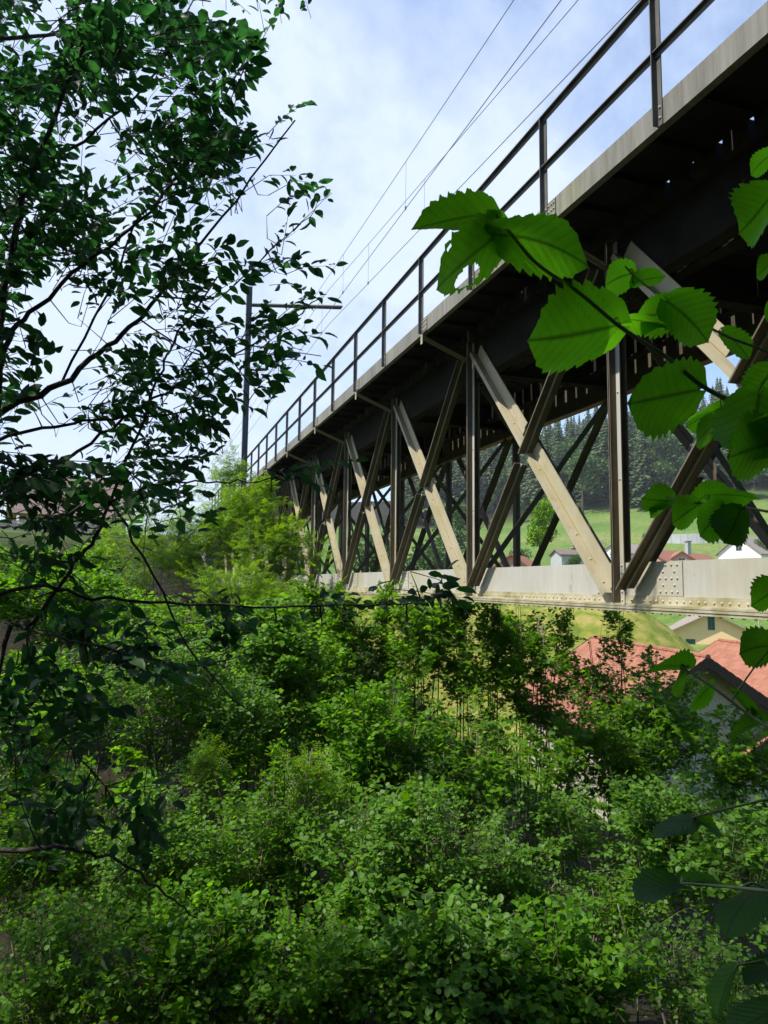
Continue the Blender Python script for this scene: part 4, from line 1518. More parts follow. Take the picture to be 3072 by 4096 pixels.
for nm, lab, cat, kind, crowns, ls, per, tl, ns in BUSH:
    straight = 'sapling' in nm
    dens = {'ash': 1.6, 'maple': 1.2, 'hazel': 1.75}[kind]
    if kind == 'hazel' and ('pale' in lab or 'shade' in lab or 'round leaves' in lab or 'dense small' in lab):
        kind = 'pale'
    if kind in ('hazel', 'pale'):
        ls = ls * random.choice((.85, .95, 1.1, 1.3))
    if 'single straight' in lab:
        dens = 1.0
    shrub(nm, lab, cat, kind, [PC(*c[:6], int(c[6] * dens)) for c in crowns], ls, per, tl, ns, tilt=.36, group={'maple_sapling': 'maple saplings under the bridge', 'maple_bush': 'maple bushes of the thicket',
          'hazel_bush': 'hazel bushes of the thicket', 'ash_shrub': 'ash shrubs on the bank'}[nm], straight=straight, n_stem=(1 if 'single' in lab else 4), stem_r=0.02 if straight else 0.018)

# ------------------------------------------------------------------ the dark leafy tree at the left
root = np.array([-1.05, 3.25, float(ground(-1.05, 3.25)) - 0.1])
root2 = P(-60, 1560, 3.3)
root2[2] = float(ground(root2[0], root2[1])) - 0.1
tree = thing('leafy_tree', 'dark leafy tree of many thin stems whose twigs reach across the sky', 'tree', root)
BR = [
    ([root, P(-90, 1500, 3.5), P(-30, 1150, 3.6), P(-6, 850, 3.7), P(2, 690, 3.8), P(30, 520, 3.9), P(70, 370, 4.0), P(160, 150, 4.1), P(240, -60, 4.2)], .045, .012),
    ([root, P(-110, 1300, 3.6), P(-70, 980, 3.7), P(20, 880, 3.8), P(130, 832, 3.85), P(230, 748, 3.95), P(300, 690, 4.0), P(340, 640, 4.1), P(480, 470, 4.2), P(640, 260, 4.3)], .035, .006),
    ([P(-6, 850, 3.7), P(20, 730, 3.8), P(85, 660, 3.9), P(210, 550, 4.0), P(330, 450, 4.1), P(430, 300, 4.2), P(560, 80, 4.3)], .022, .005),
    ([P(-40, 960, 3.6), P(120, 920, 3.6), P(280, 903, 3.7), P(450, 880, 3.8)], .014, .005),
    ([P(-70, 980, 3.7), P(90, 1010, 3.5), P(220, 940, 3.6), P(330, 860, 3.7), P(420, 820, 3.8), P(620, 700, 4.0), P(690, 640, 4.1)], .014, .004),
    ([P(70, 370, 4.0), P(180, 300, 4.0), P(320, 180, 4.1), P(420, 0, 4.2)], .014, .005),
    ([P(130, 832, 3.85), P(250, 600, 4.0), P(300, 470, 4.0), P(420, 400, 4.2), P(560, 330, 4.3)], .010, .004),
    ([P(340, 640, 4.1), P(470, 640, 4.1), P(560, 560, 4.2), P(650, 480, 4.3), P(715, 415, 4.4)], .008, .002),
    ([P(300, 690, 4.0), P(440, 770, 4.0), P(560, 760, 4.1), P(690, 790, 4.2)], .007, .002),
    ([root2, P(-10, 1490, 3.35), P(70, 1350, 3.4), P(150, 1235, 3.4), P(205, 1160, 3.4), P(238, 1080, 3.5), P(300, 930, 3.7), P(350, 800, 3.8), P(385, 720, 3.9), P(470, 600, 4.0)], .017, .006),
    ([P(232, 1085, 3.5), P(330, 1048, 3.5), P(450, 1040, 3.6), P(560, 1041, 3.7), P(700, 1020, 3.8)], .009, .003),
    ([P(232, 1085, 3.5), P(120, 1040, 3.5), P(0, 1000, 3.5), P(-60, 985, 3.5)], .009, .004),
    ([P(-70, 1300, 3.2), P(80, 1264, 3.1), P(200, 1290, 3.1), P(400, 1304, 3.2), P(640, 1310, 3.3), P(880, 1302, 3.4), P(985, 1288, 3.5)], .014, .0025),
    ([P(-80, 1845, 2.8), P(60, 1836, 2.8), P(150, 1832, 2.8), P(260, 1862, 2.9), P(360, 1930, 3.0), P(420, 1985, 3.1)], .015, .004),
    ([P(238, 1080, 3.5), P(330, 1240, 3.3), P(430, 1430, 3.3), P(560, 1560, 3.4)], .010, .003),
    ([P(60, 1360, 3.4), P(220, 1400, 3.2), P(400, 1440, 3.2), P(520, 1420, 3.3)], .009, .003),
    ([P(60, 1360, 3.4), P(70, 1450, 3.2), P(140, 1600, 3.1), P(230, 1700, 3.1)], .009, .003),
    ([root, P(-120, 1500, 3.3), P(-200, 900, 3.6), P(-420, 300, 4.0), P(-700, -300, 4.6)], .05, .012),
]
allbr = []
for pts, r0, r1 in BR:
    m = MB()
    cp = curve_pts(pts, 5)
    cp += rng.normal(0, 0.006, cp.shape)
    m.tube(cp, r0 * .75, r1 * .75, 7)
    m.build('branch' if r0 < .03 else 'trunk', bark, tree, smooth=True)
    allbr.append(cp[len(cp) // 4:])
allbr = np.vstack(allbr)


def inside(poly, x, y):
    n = len(poly)
    c = False
    j = n - 1
    for i in range(n):
        xi, yi = poly[i]
        xj, yj = poly[j]
        if (yi > y) != (yj > y) and x < (xj - xi) * (y - yi) / (yj - yi) + xi:
            c = not c
        j = i
    return c


CROWN = [(-40, -60), (560, -60), (590, 10), (560, 60), (545, 130), (470, 190), (520, 215), (640, 235), (620, 280), (520, 300), (560, 350), (670, 390), (700, 420), (690, 470), (610, 540), (700, 555), (715, 585), (690, 640),
         (700, 690), (640, 740), (670, 790), (560, 830), (500, 890), (430, 960), (520, 990), (540, 1030), (440, 1080), (0, 1090), (-40, 900)]
GAPS = [[(40, 640), (150, 600), (280, 560), (330, 640), (310, 700), (270, 780), (250, 850), (235, 960), (120, 1010), (20, 1000), (40, 900), (110, 850), (30, 860), (15, 720)],
        [(505, 590), (575, 600), (640, 640), (575, 700), (565, 820), (550, 900), (480, 1010), (500, 780)],
        [(420, 470), (520, 420), (560, 470), (500, 560), (430, 560)], [(470, 190), (560, 130), (640, 235), (530, 215)]]
ends, starts = [], []


def sow(poly, gaps, n, d0, d1, ang, spread, l0, l1, gapkeep=0.06):
    xs, ys = [p[0] for p in poly], [p[1] for p in poly]
    k = 0
    prev = None
    while k < n:
        x, y = random.uniform(min(xs), max(xs)), random.uniform(min(ys), max(ys))
        if not inside(poly, x, y):
            continue
        if any(inside(g, x, y) for g in gaps) and random.random() > gapkeep:
            continue
        if prev is not None and random.random() < 0.68:      # twigs come in bunches
            x, y = prev[0] + random.gauss(0, 26), prev[1] + random.gauss(0, 26)
            if any(inside(g, x, y) for g in gaps) and random.random() > gapkeep:
                continue
            dep = prev[2] + random.gauss(0, .12)
        else:
            dep = random.uniform(d0, d1)
            prev = (x, y, dep)
        e = P(x, y, dep)
        a = math.radians(ang + random.gauss(0, spread))
        dv = math.cos(a) * CR + math.sin(a) * CU + CF * random.gauss(0, 0.45)
        dv /= np.linalg.norm(dv)
        ends.append(e)
        starts.append(e - dv * random.uniform(l0, l1))
        k += 1


sow(CROWN, GAPS, 380, 3.2, 5.0, 32, 26, .22, .42)
sow([(0, 100), (430, 60), (560, 300), (460, 640), (140, 620), (0, 520)], [], 170, 3.4, 5.0, 32, 30, .22, .42)
sow([(0, 700), (60, 640), (90, 720), (60, 860), (0, 900)], [], 14, 3.2, 4.4, 0, 40, .2, .3)
sow([(300, 700), (520, 640), (640, 760), (480, 900), (430, 1000), (250, 1000)], GAPS, 40, 3.4, 4.6, 20, 35, .2, .4)
sow([(0, 1000), (250, 1000), (250, 1130), (0, 1130)], [], 26, 3.0, 4.2, 10, 40, .2, .4)
# lower, shaded twigs
sow([(0, 1010), (420, 990), (560, 1040), (520, 1180), (430, 1260), (560, 1330), (560, 1480), (420, 1560), (0, 1560)], [[(250, 1060), (420, 1060), (420, 1240), (260, 1240)]], 80, 2.8, 4.2, 5, 40, .22, .4, .35)
sow([(0, 1540), (380, 1480), (520, 1560), (420, 1750), (300, 1850), (420, 2000), (250, 2100), (0, 1760)], [], 32, 2.6, 3.6, -25, 40, .22, .4)
for px, py, dep, a in ((610, 10, 4.4, 60), (655, 225, 4.4, 40), (715, 415, 4.4, 45), (720, 575, 4.3, 10), (700, 640, 4.2, 25), (695, 720, 4.2, 10), (690, 790, 4.2, -5), (600, 560, 4.2, 30), (640, 500, 4.3, 40), (680, 395, 4.4, 15), (590, 310, 4.3, 20),
                       (540, 880, 3.9, -10), (690, 1010, 3.8, 15), (760, 1000, 3.8, 15), (690, 1045, 3.7, -15), (985, 1262, 3.5, 30), (975, 1295, 3.5, -10), (880, 1290, 3.4, 20), (800, 1270, 3.4, 45), (740, 1290, 3.4, 20), (960, 1240, 3.5, 60), (1000, 1300, 3.5, -30)):
    aa = math.radians(a)
    e = P(px, py, dep)
    ends.append(e)
    starts.append(e - (math.cos(aa) * CR + math.sin(aa) * CU) * .30)
# crown beyond the frame, with unseen clumps added along sun rays to shade bushes
for (c, rad, n) in (((-2.0, 3.6, 4.4), (1.7, 1.2, 1.6), 300), ((-1.6, 3.6, 2.0), (.9, 1.2, 1.6), 200), ((-.6, 2.6, 5.0), (1.2, 1.0, 1.0), 120), ((-2.9, 5.1, 3.1), (.8, .8, 1.6), 100)) + tuple((P(a_, b_, c_) + SUN * t_, (r_, r_, r_), n_) for a_, b_, c_, t_, r_, n_ in ((120, 2060, 5.7, 6.0, .8, 110), (480, 2190, 5.3, 6.0, .65, 80), (800, 2200, 5.3, 6.0, .6, 75), (1080, 2200, 5.4, 7.5, .55, 60), (1500, 2060, 6.2, 9.0, 1.0, 230), (40, 1750, 7.0, 5.5, .7, 60), (1500, 1820, 7.6, 10.0, 1.0, 130), (500, 1740, 8, 8.5, .5, 45))):
    q = unit(rng.normal(0, 1, (n, 3))) * (rng.random((n, 1)) ** .4) * np.array(rad) + np.array(c)
    px, py, dep = to_px(q)
    vis = (px > -30) & (px < 1690) & (py > -30) & (dep > 0)
    q = q[~vis]
    c = np.asarray(c, float)
    tip = c - unit(c - root) * .15 * np.asarray(rad)
    mb = MB()
    hub = np.array([-1.5, 3.7, .6 + .35 * max(0.0, c[2])])
    mb.tube(curve_pts([root + np.array([-.06, .05, .3]), hub * .6 + root * .4, hub, hub * .45 + tip * .55 + EZ * .12, tip], 5), .028, .006, 6)
    mb.build('branch', bark, tree, smooth=True)  # limb out to each off-frame clump, the added shade clumps included
    ends.extend(q)
    starts.extend(q - unit(rng.normal(0, 1, q.shape)) * .35)
ends, starts = np.array(ends), np.array(starts)
b, pos, d, nr, sz = twigs_to_leaves(starts, ends, 10, .095, tilt=.55, droop=.08)
# short side branches that carry the twigs
idx = np.array([np.argmin(((allbr - s) ** 2).sum(1)) for s in starts])
near = allbr[idx]
dist = np.linalg.norm(near - starts, axis=1)
okb = dist < 0.33
mid = (near + starts) / 2 - EZ * 0.04 + rng.normal(0, .02, starts.shape)
v, f = twig_cloud(near[okb], mid[okb], starts[okb], 0.0045)
put('side_branch', np_mesh('side_branch', v - wloc(tree), f, bark), tree, kind='stuff')
finish_plant(tree, 'oval', (starts, b, ends), (pos, d, nr, sz), 300, mat_twig=bark, twig_r=0.003)


# ------------------------------------------------------------------ distant trees
def conifer_mesh(seed, h=25.0, base_r=3.6):
    r = random.Random(seed)
    V, T = [], []
    nw = 26
    for i in range(nw):
        u = i / (nw - 1)
        z = h * (0.10 + 0.88 * u)
        rad = base_r * (1 - u ** 1.25) * r.uniform(.72, 1.15) + 0.3
        nb = int(11 - 5 * u)
        a0 = r.uniform(0, 6.28)
        for k in range(nb):
            a = a0 + 6.283 * k / nb + r.uniform(-.25, .25)
            rr = rad * r.uniform(.55, 1.2)
            dx, dy = math.cos(a), math.sin(a)
            sx, sy = -dy, dx
            w = 0.30 * rr + 0.25
            drop = 0.30 * rr + r.uniform(0, .3)
            n = 4
            for j in range(n):
                t0, t1 = j / n, (j + 1.25) / n
                w0 = w * (1 - t0 * .75)
                b = len(V)
                zz0, zz1 = z - drop * t0 ** 1.3, z - drop * t1 ** 1.3
                V += [(dx * rr * t0 + sx * w0 * .15, dy * rr * t0 + sy * w0 * .15, zz0 + .12), (dx * rr * t1 * .92 + sx * w0, dy * rr * t1 * .92 + sy * w0, zz1 - .35 * r.random()),
                      (dx * rr * t1 * .92 - sx * w0, dy * rr * t1 * .92 - sy * w0, zz1 - .35 * r.random()), (dx * rr * min(t1, 1.05), dy * rr * min(t1, 1.05), zz1 + .05)]
                T += [(b, b + 1, b + 3), (b, b + 3, b + 2)]
                if r.random() < .5:
                    b2 = len(V)
                    V += [(dx * rr * t0, dy * rr * t0, zz0), (dx * rr * t1 + sx * w0 * .5, dy * rr * t1 + sy * w0 * .5, zz1 - .9), (dx * rr * t1 - sx * w0 * .4, dy * rr * t1 - sy * w0 * .4, zz1 - .6)]
                    T += [(b2, b2 + 1, b2 + 2)]
    b = len(V)
    V += [(-.25, 0, h * .93), (.25, 0, h * .93), (0, 0, h * 1.03), (0, .25, h * .93)]
    T += [(b, b + 1, b + 2), (b, b + 2, b + 3)]
    return np_mesh('crown', np.array(V), np.array(T), needle, smooth=False)


def trunk_mesh(h, r):
    m = MB()
    m.tube([(0, 0, -1), (0, 0, h * .5), (0.1, 0, h)], r, r * .3, 6)
    return m.mesh('trunk', bark)


def broad_mesh(seed, h=16.0, rad=5.0, n=1500, ls=0.55, mat=None):
    """Crown of leaf clumps over several uneven lobes; base of the tree at the origin."""
    g = np.random.default_rng(seed)
    lobes = [(np.array([g.uniform(-.45, .45) * rad, g.uniform(-.45, .45) * rad, h * g.uniform(.38, .82)]), rad * g.uniform(.38, .62)) for _ in range(9)]
    lobes.append((np.array([0, 0, h * .80]), rad * .5))
    pos = []
    for c, r_ in lobes:
        q = g.normal(0, 1, (n // len(lobes), 3))
        q /= np.linalg.norm(q, axis=1)[:, None]
        rr = g.random((len(q), 1)) ** .25 * g.uniform(.8, 1.12, (len(q), 1))
        pos.append(c + q * rr * r_ * np.array([1, 1, .85]))
    pos = np.vstack(pos)
    k = len(pos)
    nr = g.normal(0, .6, (k, 3)) + np.array([0, 0, .8])
    d = g.normal(0, 1, (k, 3))
    x, y, z = frames(d, nr)
    s = ls * g.uniform(.6, 1.3, (k, 1, 1))
    tv, tt = T_HAZ
    v = pos[:, None] + (x[:, None] * tv[None, :, 0:1] + y[:, None] * (tv[None, :, 1:2] - .5) + z[:, None] * tv[None, :, 2:3]) * s
    t = tt[None] + (np.arange(k) * len(tv))[:, None, None]
    return np_mesh('crown', v.reshape(-1, 3), t.reshape(-1, 3), mat or leaf_far)


CON = [conifer_mesh(s, 25, r_) for s, r_ in ((1, 4.6), (2, 5.6), (3, 3.8), (4, 5.0), (5, 4.2))]
BRO = [broad_mesh(s) for s in (11, 12, 13, 14)]
TRC, TRB = trunk_mesh(22, .35), trunk_mesh(9, .32)


def far_tree(name, label, group, crown, trunk, loc, s, sz=None):
    t = thing(name, label, 'tree', loc, group)
    for nm, me in (('trunk', trunk), ('crown', crown)):
        o = put(nm, me, t)
    t.scale = (s, s, (sz or s))
    t.rotation_euler = (0, 0, random.uniform(0, 6.28))
    return t


cells = []
for rr_ in np.arange(266, 425, 10.0):
    for ph in np.arange(13, 63, math.degrees(10.0 / rr_)):
        cells.append((rr_ + random.uniform(-3.5, 3.5), ph + random.uniform(-.6, .6)))
fr = random.Random(9)
cand = []
for rr_, ph in cells:
    a = math.radians(ph)
    x, y = rr_ * math.sin(a), rr_ * math.cos(a)
    z = float(ground(x, y))
    px, py, dd = to_px((x, y, z + 12))
    # the meadow reaches higher on its left part
    if ph < 33 and rr_ < 264 + (33 - ph) * 3.0 and ph > 20:
        broad = True
        if fr.random() < 0.35:
            continue
    else:
        broad = fr.random() < (0.55 if rr_ < 320 else 0.2)
    cand.append((rr_, x, y, z, broad, px))
cand.sort()
n_c = 0
for rr_, x, y, z, broad, px in cand:
    if not (880 < px < 1690):
        continue
    if n_c >= 296:
        break
    n_c += 1
    if broad:
        s = fr.uniform(1.0, 1.6) * (0.55 if px < 1200 and rr_ < 300 else 1.0)
        far_tree('broadleaf_tree', ('rounded broadleaf tree at the foot of the hillside forest bordering the meadow' if rr_ < 292 else 'rounded broadleaf tree among the spruces up the hillside'), 'broadleaf trees of the hillside forest', fr.choice(BRO), TRB, (x, y, z), s)
    else:
        s = fr.uniform(1.0, 1.5)
        far_tree('spruce_tree', 'dark pointed spruce at the foot of the hillside forest bordering the meadow' if rr_ < 292 else ('dark pointed spruce halfway up the hillside forest' if rr_ < 350 else 'dark pointed spruce high on the hillside forest against the sky'), 'spruces of the hillside forest', fr.choice(CON), TRC, (x, y, z), s * fr.uniform(1.05, 1.4), s)

# trees and bushes of the village and behind the bridge
NEARB = [broad_mesh(s, 9, 3.4, 3200, .26) for s in (21, 22)]
YEL = broad_mesh(25, 9, 2.2, 2600, .24, leaf_ash)
TRN = trunk_mesh(5, .14)
VT = [
    (880, 1195, 62, .95, 'rounded tree filling the gap behind the third bridge post', 0), (945, 1190, 70, 1.15, 'rounded tree behind the bridge just left of the meadow', 1),
    (1000, 1200, 80, 1.0, 'rounded tree whose crown covers the left end of the meadow', 0), (820, 1200, 58, 1.0, 'rounded tree behind the crowded far bridge posts', 1),
    (920, 1120, 120, 1.9, 'tall rounded tree in the distance left of the meadow', 0), (985, 1120, 150, 2.0, 'tall rounded tree in the distance at the meadow corner', 1),
    (1240, 1225, 92, .42, 'low green bush before the grey barn', 0), (1285, 1225, 98, .5, 'low green bush between the barn and the white garage', 1), (1120, 1220, 84, .5, 'low bush left of the pale tree', 0),
    (1335, 1205, 140, .8, 'small tree beside the white garage', 1), (1400, 1170, 158, .5, 'low bush on the meadow above the long red brown roof', 0),
    (1600, 1375, 132, 1.3, 'dark rounded tree behind the cream house', 0), (1660, 1370, 128, 1.4, 'dark rounded tree at the frame edge behind the lamp post', 1), (1640, 1205, 150, .9, 'leafy tree beside the white house', 1),
]
for px, py, dep, s, lab, k in VT:
    p = P(px, py, dep)
    gz = float(ground(p[0], p[1]))
    zc = p[2] if py < 1230 and dep > 50 and s < 1 else p[2]
    far_tree('rounded_tree' if 'tree' in lab else 'garden_bush', lab, 'trees and bushes of the village', NEARB[k], TRN, (p[0], p[1], min(gz, p[2] - 4 * s) if s > .6 else p[2] - 4.5 * s), s)
p = P(1165, 1150, 76)
far_tree('pale_tree', 'slender pale yellow green tree in front of the meadow behind the bridge', 'trees and bushes of the village', YEL, TRN, (p[0], p[1], p[2] - 4.2), .95)

# wood on the slope behind and left of the photographer
WOOD = [(-4.4, -1.6, 4.4, 2.0), (-4.0, 0.55, 4.8, 1.15)]  # second one added out of view to shade the large hazel leaves
wrng = random.Random(21)
for ang in range(95, 252, 14):
    for rr_ in (4.5, 9.0, 14.0):
        a_ = math.radians(ang + wrng.uniform(-5, 5) + rr_)
        WOOD.append((rr_ * math.sin(a_), rr_ * math.cos(a_), 4.0 + rr_ * .55 + wrng.uniform(-.6, .8), 1.9 + rr_ * .12))
WM = [broad_mesh(s, 1.0, .55, 3000, .075, leaf_dark) for s in (31, 32)]
for i, (x, y, h, r_) in enumerate(WOOD):
    gz = float(ground(x, y))
    t = thing('woodland_tree', 'leafy tree of the wood on the slope around the viewpoint', 'tree', (x, y, gz), 'trees of the wood around the viewpoint')
    o = put('crown', WM[i % 2], t)
    hh = h - gz + 2.5
    o.scale = (r_ / .55, r_ / .55, hh)
    m = MB()
    m.tube([(x, y, gz - .2), (x + .1, y, gz + hh * .5), (x, y + .1, gz + hh * .9)], .13, .03, 7)
    m.build('trunk', bark, t, smooth=True)

# ------------------------------------------------------------------ large hazel leaves close to the camera
def big_leaf(seed, hole=False):
    """Broad hazel blade of unit length: doubly toothed edge, sunken veins, drooping tip, puckered between the veins."""
    g = np.random.default_rng(seed)
    nu, nv = 75, 21
    lean = g.uniform(-.06, .06)
    ph = g.uniform(0, 6)
    V, vein, keep = [], [], []
    cup = g.uniform(-.5, .7)
    wid = g.uniform(.78, .98)
    droop = g.uniform(.10, .34)
    for i in range(nu):
        t = i / (nu - 1)
        half = float(np.interp(t, [0, .03, .10, .25, .45, .62, .78, .88, .94, 1], [.02, .20, .32, .405, .425, .40, .31, .20, .085, 0])) * wid
        for j in range(nv):
            u = -1 + 2 * j / (nv - 1)
            tooth = 0.0
            if abs(u) == 1:
                tooth = ((0.12 + 0.14 * t) * ((t * 9 + .3) % 1.0) + 0.055 * ((t * 31) % 1.0)) * (1 if 0.04 < t < .99 else 0) - 0.10
            w = half * (abs(u) + tooth) if u >= 0 else half * -(abs(u) + tooth)
            lobe = -0.11 * abs(u) ** 1.5 * (1 - t) ** 6 * (1 if t < .4 else 0)   # heart shaped base
            y = t + lobe + 0.10 * abs(u) * half * (1 - t)
            x = w + lean * math.sin(t * 3)
            s = (t - abs(w) * 0.75) * 8.5
            vd = abs(s - round(s))
            midd = abs(w) / 0.022
            vn = max(0.0, 1 - vd / 0.10) * (0.55 if abs(u) < .97 else 0.2)
            vn = max(vn, max(0, 1 - midd))
            quilt = 0.004 * (math.cos(2 * math.pi * s) * -1) * min(1, abs(w) / .08) * (1 - .4 * abs(u))
            z = quilt + cup * w * w * 1.5 - droop * t * t * .8 + 0.06 * abs(w) + 0.06 * math.sin(4 * t + ph) * w * 2 + 0.035 * math.sin(7 * t + ph * 2) * abs(u) ** 2
            V.append((x, y, z))
            vein.append(vn)
    V = np.array(V)
    T = []
    for i in range(nu - 1):
        for j in range(nv - 1):
            if hole:
                cx, cy = V[i * nv + j][0], V[i * nv + j][1]
                if ((cx - .20) / .11) ** 2 + ((cy - .52) / .17) ** 2 < 1 or ((cx + .24) / .03) ** 2 + ((cy - .7) / .03) ** 2 < 1:
                    continue
            a, b, c, d_ = i * nv + j, i * nv + j + 1, (i + 1) * nv + j + 1, (i + 1) * nv + j
            T += [(a, b, c), (a, c, d_)]
    me = np_mesh('leaf', V, np.array(T), leaf_big)
    at = me.attributes.new('vein', 'FLOAT', 'POINT')
    at.data.foreach_set('value', np.array(vein, np.float32))
    return me


BIG = [big_leaf(s) for s in range(40, 46)]
BIGH = big_leaf(47, True)
hroot = np.array([1.9, 1.0, float(ground(1.9, 1.0)) - .1])
hz = thing('hazel_branches', 'large toothed hazel leaves on hairy stems hanging close in front of the bridge', 'shrub', hroot)
# base pixel, tip pixel, depth at base, depth at tip, width factor, roll (degrees; 0 shows the full blade)
LEAVES = [
    (1062, 462, 884, 466, .92, .98, 1.0, 52, 0), (1090, 498, 902, 604, .93, .86, 1.05, -38, 9), (1062, 508, 1294, 535, .92, .80, 1.0, 48, 1),
    (1338, 702, 1118, 728, .90, .80, 1.05, 22, 2), (1512, 842, 1330, 862, .88, .80, 1.1, 20, 3), (1370, 590, 1298, 618, .98, .95, 1.15, 25, 4),
    (1366, 612, 1437, 590, .98, .95, 1.0, 40, 5), (1462, 672, 1360, 672, .95, .92, 1.15, 15, 1), (1440, 650, 1538, 742, .92, .86, 1.15, 18, 2),
    (1340, 690, 1440, 690, .92, .98, .8, 66, 3), (1560, 716, 1628, 772, .95, .92, 1.0, 30, 0), (1668, 420, 1578, 512, .90, .84, 1.1, 32, 2), (1670, 330, 1614, 380, .92, .95, 1.1, 40, 4),
    (1672, 560, 1624, 600, .92, .92, 1.0, 40, 5), (1672, 650, 1645, 700, .92, .92, 1.0, 40, 1), (1670, 800, 1588, 872, .84, .82, 1.1, 35, 0), (1560, 880, 1470, 915, .92, .94, 1.0, 45, 3),
    (1560, 905, 1490, 962, .90, .86, 1.0, 55, 4), (1640, 850, 1598, 1010, .80, .74, 1.15, 12, 2), (1668, 900, 1560, 935, .78, .80, .9, 60, 1), (1690, 950, 1545, 985, .78, .72, 1.1, 20, 5),
    (1452, 1082, 1378, 1072, .93, .90, 1.1, 25, 2), (1440, 1078, 1398, 1118, .94, .94, .9, 50, 4), (1500, 1088, 1568, 1042, .93, .90, 1.1, 28, 0), (1510, 1090, 1440, 1130, .90, .88, 1.1, 30, 5),
    (1560, 1092, 1490, 1160, .88, .84, 1.1, 30, 1), (1530, 1070, 1640, 1062, .90, .86, .9, 60, 3), (1600, 1100, 1555, 1180, .86, .80, 1.1, 20, 2), 
    (1690, 1262, 1612, 1308, .80, .80, 1.1, 35, 2), (1672, 1395, 1586, 1412, .82, .80, 1.2, 20, 4),
    (1490, 1442, 1402, 1425, .84, .80, 1.1, 48, 5), (1480, 1445, 1440, 1500, .84, .80, 1.0, 40, 3), (1540, 1480, 1470, 1522, .82, .78, 1.0, 55, 1), 
    (1620, 1540, 1580, 1470, .80, .80, 1.0, 62, 0), (1650, 1560, 1555, 1580, .80, .76, .9, 60, 5), 
    (1480, 1912, 1368, 1932, .72, .66, 1.15, 30, 2), (1475, 1905, 1562, 1895, .72, .70, 1.0, 40, 0), (1650, 1915, 1545, 2000, .66, .60, 1.15, 35, 1),
    (1500, 1770, 1402, 1800, .76, .74, .9, 56, 4), (1500, 1768, 1570, 1800, .76, .74, .9, 56, 5), 
    (1590, 2090, 1530, 2190, .66, .62, 1.1, 48, 0), (1690, 2080, 1600, 2110, .64, .60, .9, 60, 5), (1700, 2170, 1560, 2215, .60, .56, 1.0, 45, 4),
]
STEMS = [
    ([(1075, 470, .93), (1100, 500, .92), (1160, 570, .91), (1250, 632, .90), (1340, 706, .89), (1440, 772, .88), (1530, 842, .87), (1670, 905, .85), (1800, 980, .9)], .0026, .0048),
    ([(1350, 575, .99), (1380, 605, .98), (1450, 655, .96), (1560, 722, .94), (1680, 775, .92), (1800, 900, .9)], .0014, .003),
    ([(1445, 1080, .93), (1500, 1086, .92), (1570, 1092, .90), (1680, 1110, .86), (1800, 1150, .9)], .0012, .0026),
    ([(1470, 1440, .84), (1540, 1485, .82), (1620, 1545, .80), (1700, 1590, .78), (1820, 1640, .85)], .0014, .003),
    ([(1472, 1908, .72), (1560, 1915, .70), (1690, 1930, .65), (1820, 1960, .75)], .0014, .003),
    ([(1495, 1766, .76), (1600, 1740, .76), (1700, 1720, .76), (1820, 1720, .8)], .0012, .0026),
    ([(1590, 2085, .66), (1690, 2070, .66), (1820, 2060, .72)], .0012, .0026),
    ([(1660, 410, .9), (1720, 430, .9), (1800, 700, .9), (1800, 980, .9)], .0015, .003),
]
org = wloc(hz)
stemm = surf('hairy_hazel_stem', (0.28, 0.37, 0.15), (0.36, 0.36, 0.2), scale=60, rough=0.7)
heads = []
for pts, r0, r1 in STEMS:
    cp = curve_pts([P(a_, b_, c_ - .02) for a_, b_, c_ in pts], 6)
    r0, r1 = r0 * .75, r1 * .68
    full = np.vstack([cp, [cp[-1] * .5 + hroot * .5 + np.array([.25, 0, .25]), hroot]]) if True else cp
    m = MB()
    m.tube(cp, r0, r1, 8)
    e = curve_pts([cp[-1], cp[-1] * .5 + hroot * .5 + np.array([.18, 0, .2]), hroot], 6)
    m.tube(e, r1, .012, 7)
    st = m.build('stem', stemm, hz, smooth=True)
    hm = MB()
    for i in range(len(cp) - 1):
        for _ in range(16):
            u = random.random()
            p0 = cp[i] * (1 - u) + cp[i + 1] * u
            dv = unit(rng.normal(0, 1, 3))
            rr = r0 + (r1 - r0) * i / len(cp)
            p0 = p0 + dv * rr * .9
            p1 = p0 + dv * .0032
            s = unit(np.cross(dv, rng.normal(0, 1, 3))) * .00022
            hm.add([p0 - s, p0 + s, p1], [(0, 1, 2)])
    hm.build('stem_hair', stemm, st, kind='stuff')
    heads.append(cp)
allst = np.vstack(heads)
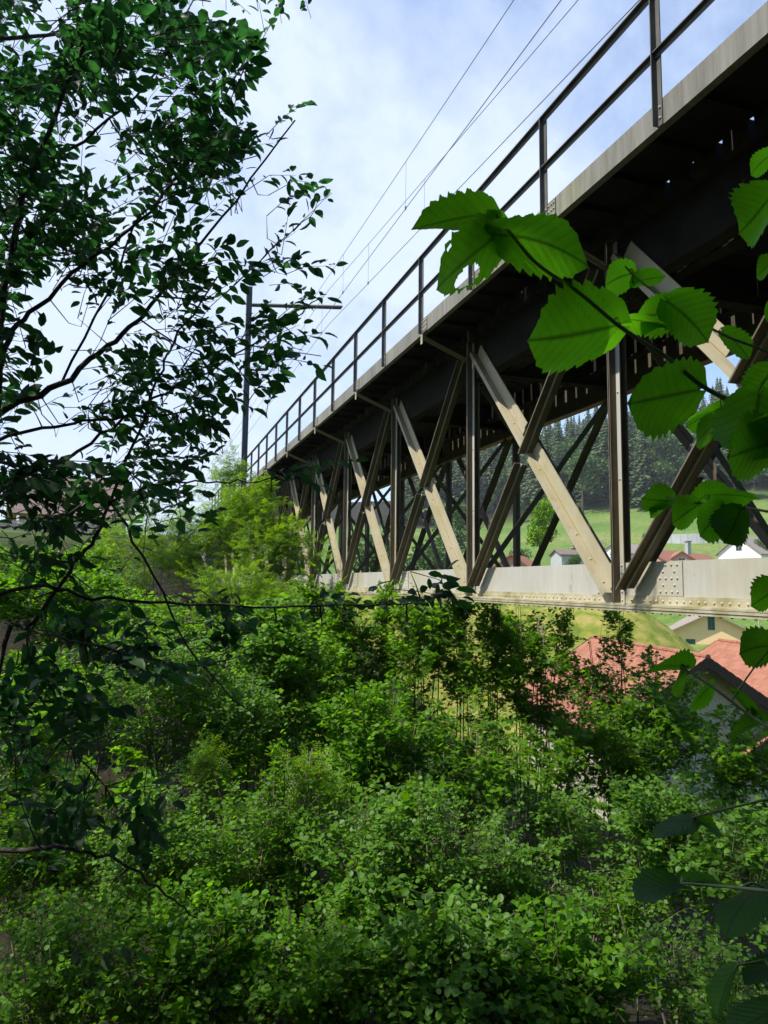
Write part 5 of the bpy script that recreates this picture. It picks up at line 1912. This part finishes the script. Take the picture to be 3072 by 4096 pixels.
for k, (bx, by, tx, ty, d0, d1, wf, roll, var) in enumerate(LEAVES):
    if by > 1400:
        roll = max(roll, 58)
    d1 = d0 + (d1 - d0) * .30
    B_, T_ = P(bx, by, d0), P(tx, ty, d1)
    yv = T_ - B_
    ln = float(np.linalg.norm(yv)) * .96
    yv = yv / np.linalg.norm(yv)
    view = unit((B_ + T_) / 2)
    nb = view - yv * np.dot(view, yv)        # facing away from the viewer: the upper face looks up and away
    nb = unit(nb)
    side = np.cross(yv, nb)
    a = math.radians(roll)
    c1 = nb * math.cos(a) + side * math.sin(a)
    c2 = nb * math.cos(a) - side * math.sin(a)
    nrm = c1 if c1[2] > c2[2] else c2
    if by > 1600:              # seen from above
        c1, c2 = -nb * math.cos(a) + side * math.sin(a), -nb * math.cos(a) - side * math.sin(a)
        nrm = c1 if c1[2] > c2[2] else c2
    x = np.cross(yv, nrm)
    M = Matrix(((x[0], yv[0], nrm[0]), (x[1], yv[1], nrm[1]), (x[2], yv[2], nrm[2])))
    o = put('leaf', BIGH if var == 9 else BIG[var], hz, B_ - org)
    o.rotation_euler = M.to_euler()
    o.scale = (ln * wf, ln, ln)
    s = allst[np.argmin(((allst - B_) ** 2).sum(1))]
    m = MB()
    m.tube(curve_pts([s, (s + B_) / 2 + EZ * .004, B_ + yv * ln * .02], 4), .0011, .0008, 6)
    m.build('petiole', stemm, hz, smooth=True)


# ------------------------------------------------------------------ summer haze over the valley
gx, gy = np.meshgrid(np.linspace(-3000, 3000, 301), np.linspace(-3000, 3000, 301))
fx, fy = np.meshgrid(np.linspace(-160, 160, 161), np.linspace(-160, 160, 161))
LOW = float(min(ground(gx, gy).min(), ground(fx, fy).min())) - 0.8
hb = MB()
hb.box(-3100, 3100, -3100, 3100, LOW - 1.0, 140)
hm, hn, hl = new_mat('haze')
ho = hn.new('ShaderNodeOutputMaterial')
hv = hn.new('ShaderNodeVolumePrincipled')
hv.inputs['Color'].default_value = (0.9, 0.95, 1.0, 1)
hv.inputs['Density'].default_value = 0.00022
hl.new(hv.outputs[0], ho.inputs['Volume'])
hz_o = hb.build('haze', hm)
hz_o['kind'] = 'stuff'
